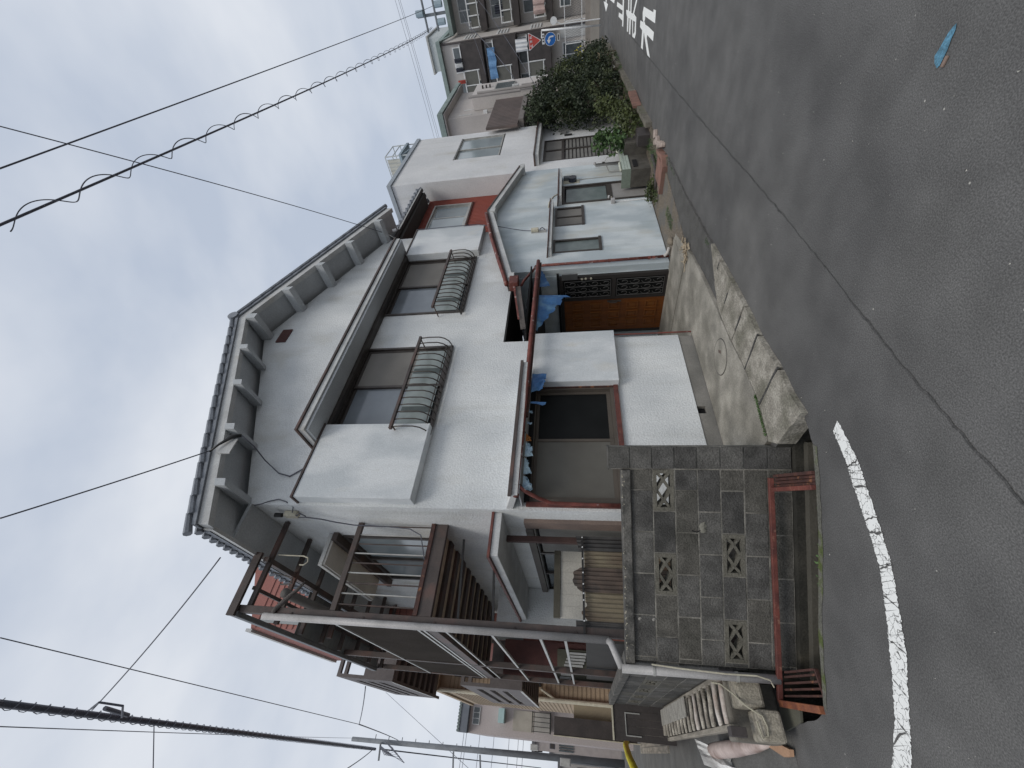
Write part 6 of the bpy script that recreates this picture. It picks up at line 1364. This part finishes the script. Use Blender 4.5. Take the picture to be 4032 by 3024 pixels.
g.build('roof_tile', mat('far_tile', (0.20, 0.24, 0.24)), pk, kind='stuff')
f = B(.52, 1.10, 21.95, 21.999, 6.22, 6.52).build('window', WHT, pk)
for k in range(3): B(.54+k*.19, .71+k*.19, 21.94, 21.949, 6.25, 6.49).build('pane', G_FAR, f)
B(.65, 1.12, 21.6, 21.99, 5.14, 5.38).build('awning', mat('aqua_awning', (0.42, 0.58, 0.58)), pk)
B(.45, 1.12, 21.95, 21.999, 3.95, 4.80).build('cream_annex', mat('cream_annex', (0.40, 0.37, 0.32)), pk)
for k in range(5): B(.48+k*.15, .50+k*.15, 21.5, 21.55, 3.25, 3.94).build('rail_post', BLACK, pk)
B(.45, 1.12, 21.5, 21.55, 3.94, 3.97).build('hand_rail', BLACK, pk); B(.45, 1.12, 21.5, 21.55, 3.20, 3.25).build('low_rail', BLACK, pk); B(.47, 1.12, 21.8, 21.9, 3.25, 3.9).build('balcony_back', mat('pale_back', (0.42, 0.40, 0.37)), pk)
for k, (x0, x1, y, z, c, lab) in enumerate(((-.1, .30, 30, 4.6, (0.42, 0.38, 0.37), 'grey house just left of the pinkish house'), (-.45, .0, 38, 4.2, (0.40, 0.38, 0.36), 'low hazy house past the utility pole'), (-1.6, -.55, 34, 3.4, (0.36, 0.35, 0.34), 'distant grey house left of the utility pole'), (-3.2, -1.7, 48, 3.6, (0.42, 0.42, 0.42), 'farthest pale house at the alley end'))):
    t_ = thing('distant_house', (x0, y, 0), lab, 'house', 'distant houses at the end of the alley')
    B(x0, x1, y, y+5, 0, z).build('wall', mat('dist%d' % k, c), t_); B(x0-.08, x1+.08, y-.15, y+5, z, z+.18).build('roof', mat('dist_roof', (0.14, 0.14, 0.15)), t_)
    for q in range(3):
        xx = x0+(x1-x0)*(.15+.28*q); B(xx, xx+(x1-x0)*.16, y-.05, y-.002, z*.55, z*.72).build('window', G_FAR, t_)
hillm = mat('far_hill', (0.055, 0.085, 0.05))
# boundary on the camera's left, out of the direct view: wall opposite the alley
wl_ = thing('opposite_wall', (-3.5, 12, 0), 'plain grey wall along the other side of the alley', 'wall'); B(-3.6, -3.4, 8, 30, 0, 1.6).build('wall', MAT['dist3'], wl_)

# ================================================================== POLES AND WIRES
up = thing('utility_pole', (-.35, 28, 0), 'concrete utility pole with cable brackets at the end of the alley', 'utility pole')
MB().tube([(-.22, 28, 0), (-.48, 28, 14.3)], [.16, .10], 14).build('shaft', POLE, up, smooth=True)
for z, l_ in ((8.6, .5), (7.2, .35), (12.6, .5)): MB().bar((-.5, 27.85, z), (-.25+l_*.0-.45-l_, 27.85, z-.1), .07, .07).build('bracket', POLE, up)
for k in range(9): z = 13.0-k*.75; MB().bar((-.40, 28, z), (-.18, 28, z+.01), .03, .03).build('step_bolt', POLE, up)
for k in range(6): MB().tube([(-.40, 27.8, 12.4), (-.65-.1*k, 27.7, 11.8-.15*k), (-.95, 27.7, 12.2-.1*k), (-.60, 27.8, 12.6)], .018, 5).build('cable_loop', WIREG, up)
bun, pts = cable('cable_bundle', (-.155, 5.6, 9.0), (-.77, 27.9, 12.85), .9, .062, WIRE, 'thick black telephone cable bundle running overhead to the alley pole', n=60)
g = MB(); hp = []
for i in range(900):
    t = i/899; q = t*(len(pts)-1); k = min(int(q), len(pts)-2); p = pts[k].lerp(pts[k+1], q-k); a_ = i*.75; hp.append(p+Vector((math.cos(a_)*.058, 0, math.sin(a_)*.058-.012)))
g.tube(hp, .006, 4, False); g.build('spiral_hanger', WIREG, bun)
# let the near end run on over the camera
cable('cable_bundle', (-.155, 5.6, 9.0), (.45, -14, 9.5), 0, .062, WIRE, 'near stretch of the thick black cable bundle above the road', n=12)
GW_ = 'thin wires across the sky'
cable('power_cable', (.483, 5.25, 9.26), (.073, 14.0, 7.943), .0, .010, WIRE, 'thin wire right of the cable bundle with a drop clamp', GW_)
cable('power_cable', (.073, 14.0, 7.943), (-.319, 27.9, 11.69), .1, .020, WIRE, 'heavier wire from the drop clamp to the alley pole', GW_)
cable('power_cable', (-.75, 28.1, 12.6), (-1.563, 60.0, 6.75), .5, .045, WIRE, 'cable leaving the alley pole towards the far houses')
cable('power_cable', (-.37, 5.7, 9.0), (-.42, 28, 14.0), .3, .009, WIREG, 'faint thin wire left of the cable bundle', GW_)
cable('service_drop', (-.135, 6.6, 8.7), (1.44, 4.73, 6.2), .05, .012, WIRE, 'service wire from the cable bundle to the left roof corner', GW_)
MB().tube([(-.16, 7.4, 8.85), (-.13, 7.1, 8.78), (-.10, 6.8, 8.72)], .03, 7).build('wire_grip', WIRE, None, 'black wire grip where the service wire leaves the bundle', 'wire clamp')
MB().tube([(-.12, 6.55, 8.68), (-.04, 6.3, 8.35), (-.05, 6.5, 8.15), (-.18, 7.0, 8.55)], .014, 6).build('slack_loop', WIRE, None, 'slack loop of cable below the bundle', 'cable')
cable('service_drop', (-.27, 8.4, 9.2), (-1.3, 7.8, 7.9), .0, .012, WIRE, 'short wire dropping left from the bundle out of frame', GW_)
cable('power_cable', (-1.7, 8.9, 8.0), (-.77, 27.5, 12.8), .3, .028, WIRE, 'second thick cable joining the alley pole from the left', GW_)
cable('service_drop', (.644, 9.9, 6.20), (.073, 14.0, 7.943), .02, .016, WIRE, 'wire from the upper frame balcony to the clamp', GW_)
cable('power_cable', (1.175, 20, 9.8), (-1.2, 14.5, 3.6), .0, .010, WIREG, 'thin diagonal wire crossing behind the alley pole', GW_)
for k, z in enumerate((9.93, 9.75, 8.85, 7.9, 6.9, 6.3, 5.97)):
    cable('far_wire', (-6, 35, z+.3), (1.3, 35, z-.1), .15, .022, WIREG, '%s level wire crossing behind the alley pole' % ['topmost thin', 'second highest thin', 'third highest thin', 'middle thin', 'third lowest thin', 'second lowest thin', 'lowest thin'][k], 'level wires behind the alley pole', n=6)
for k, (x, y, z, w_, h_, c, lab) in enumerate(((-.10, 24, 3.9, .22, .35, (0.5, 0.5, 0.5), 'pale box on the wall beyond the pinkish house'), (.02, 26, 3.3, .2, .25, (0.12, 0.12, 0.14), 'dark box below the pale one beyond the pinkish house'), (-.55, 27, 2.6, .30, .5, (0.42, 0.42, 0.42), 'grey cabinet at the foot of the alley pole'))):
    t_ = thing('wall_cabinet', (x, y, z), lab, 'cabinet'); B(x, x+w_, y, y+.3, z, z+h_).build('body', mat('cab%d' % k, c), t_, bev=.02); B(x+.02, x+w_-.02, y-.012, y-.002, z+.04, z+h_-.04).build('door', ALUL if k != 1 else DKBR, t_)
# front service drop
cable('service_drop', (1.17, 3.0, 7.05), (2.52, 3.98, 6.45), .03, .011, WIRE, 'black service cable reaching the anchor plate on the front verge', GW_)
cable('service_drop', (.2, 1.0, 8.3), (1.17, 3.0, 7.05), .0, .011, WIRE, 'upper run of the black service cable to the front verge', GW_)
cable('service_drop', (4.43, .70, 7.7), (8.60, 4.38, 6.03), .12, .010, WIRE, 'twisted wire running down to the insulator at the right wall corner', GW_)
# wires along the street, top right
c1, p1 = cable('street_cable', (3.49, 1.325, 7.45), (31, 3.553, 9.66), .55, .020, WIRE, 'street cable with a helical hanger, over the road', n=80)
hp = []
for i in range(1500):
    t = i/1499; q = t*80; k = min(int(q), 79); p = p1[k].lerp(p1[k+1], q-k); a_ = i*2*math.pi/44; hp.append(p+Vector((0, math.cos(a_)*.075, math.sin(a_)*.075-.03)))
MB().tube(hp, .0065, 4, False).build('helical_hanger', WIRE, c1)
cable('street_cable', (3.49, 1.325, 7.45), (-6, .5, 8.0), .0, .020, WIRE, 'near end of the street cable above the road', n=6)
cable('street_wire', (4.40, 1.07, 8.15), (31, 2.60, 9.24), .35, .014, WIRE, 'plain straight wire above the helical street cable', GW_)
for k, (z0, z1, y1) in enumerate(((17.3, 16.97, 14.68), (17.0, 16.6, 14.7), (16.85, 16.37, 14.75))):
    cable('far_wire', (50, 3.38, z0), (50, y1+6, z1-.2), .1, .022, WIREG, ['topmost of the three far wires passing beyond the roof platform', 'middle of the three far wires passing beyond the roof platform', 'lowest of the three far wires passing beyond the roof platform'][k], 'parallel far wires')
# transformer pole behind the apartments (right) and wires in front of them
tpz = thing('transformer_pole', (45, 4.6, 0), 'distant pole with grey transformers above the apartment roof', 'utility pole')
B(44.9, 45.1, 4.2, 4.4, 0, 14.2).build('shaft', POLE, tpz)
for z in (12.6, 13.5): B(44.8, 45.0, 3.2, 5.4, z, z+.12).build('crossarm', POLE, tpz)
for (y, z) in ((3.7, 11.9), (4.8, 11.9), (4.1, 13.6)): MB().tube([(44.7, y, z), (44.7, y, z+.6)], .24, 10).build('transformer', mat('transformer', (0.30, 0.37, 0.42)), tpz)
tree('distant_tree', (48, 2.0, 0), 'light green treetop behind the apartment roof at the frame edge', [((48, 1.6, 12.6), (1.2, 1.3, 1.3))], 900, .35, LEAFL, 61, 12, r=.2)
for k, (a_, b_, r_, lab) in enumerate((((30, 3.4, 7.5), (20.3, 4.25, 4.0), .03, 'sagging dark cable crossing in front of the apartment balconies'), ((32, 3.0, 8.0), (21.3, 4.2, 5.3), .02, 'upper thin cable from the apartments to the beige house'), ((29.5, 2.4, 6.6), (17.5, 4.3, 2.8), .02, 'lower cable dropping behind the conifers'))):
    cable('street_wire', a_, b_, .12, r_*.65, WIRE, lab)
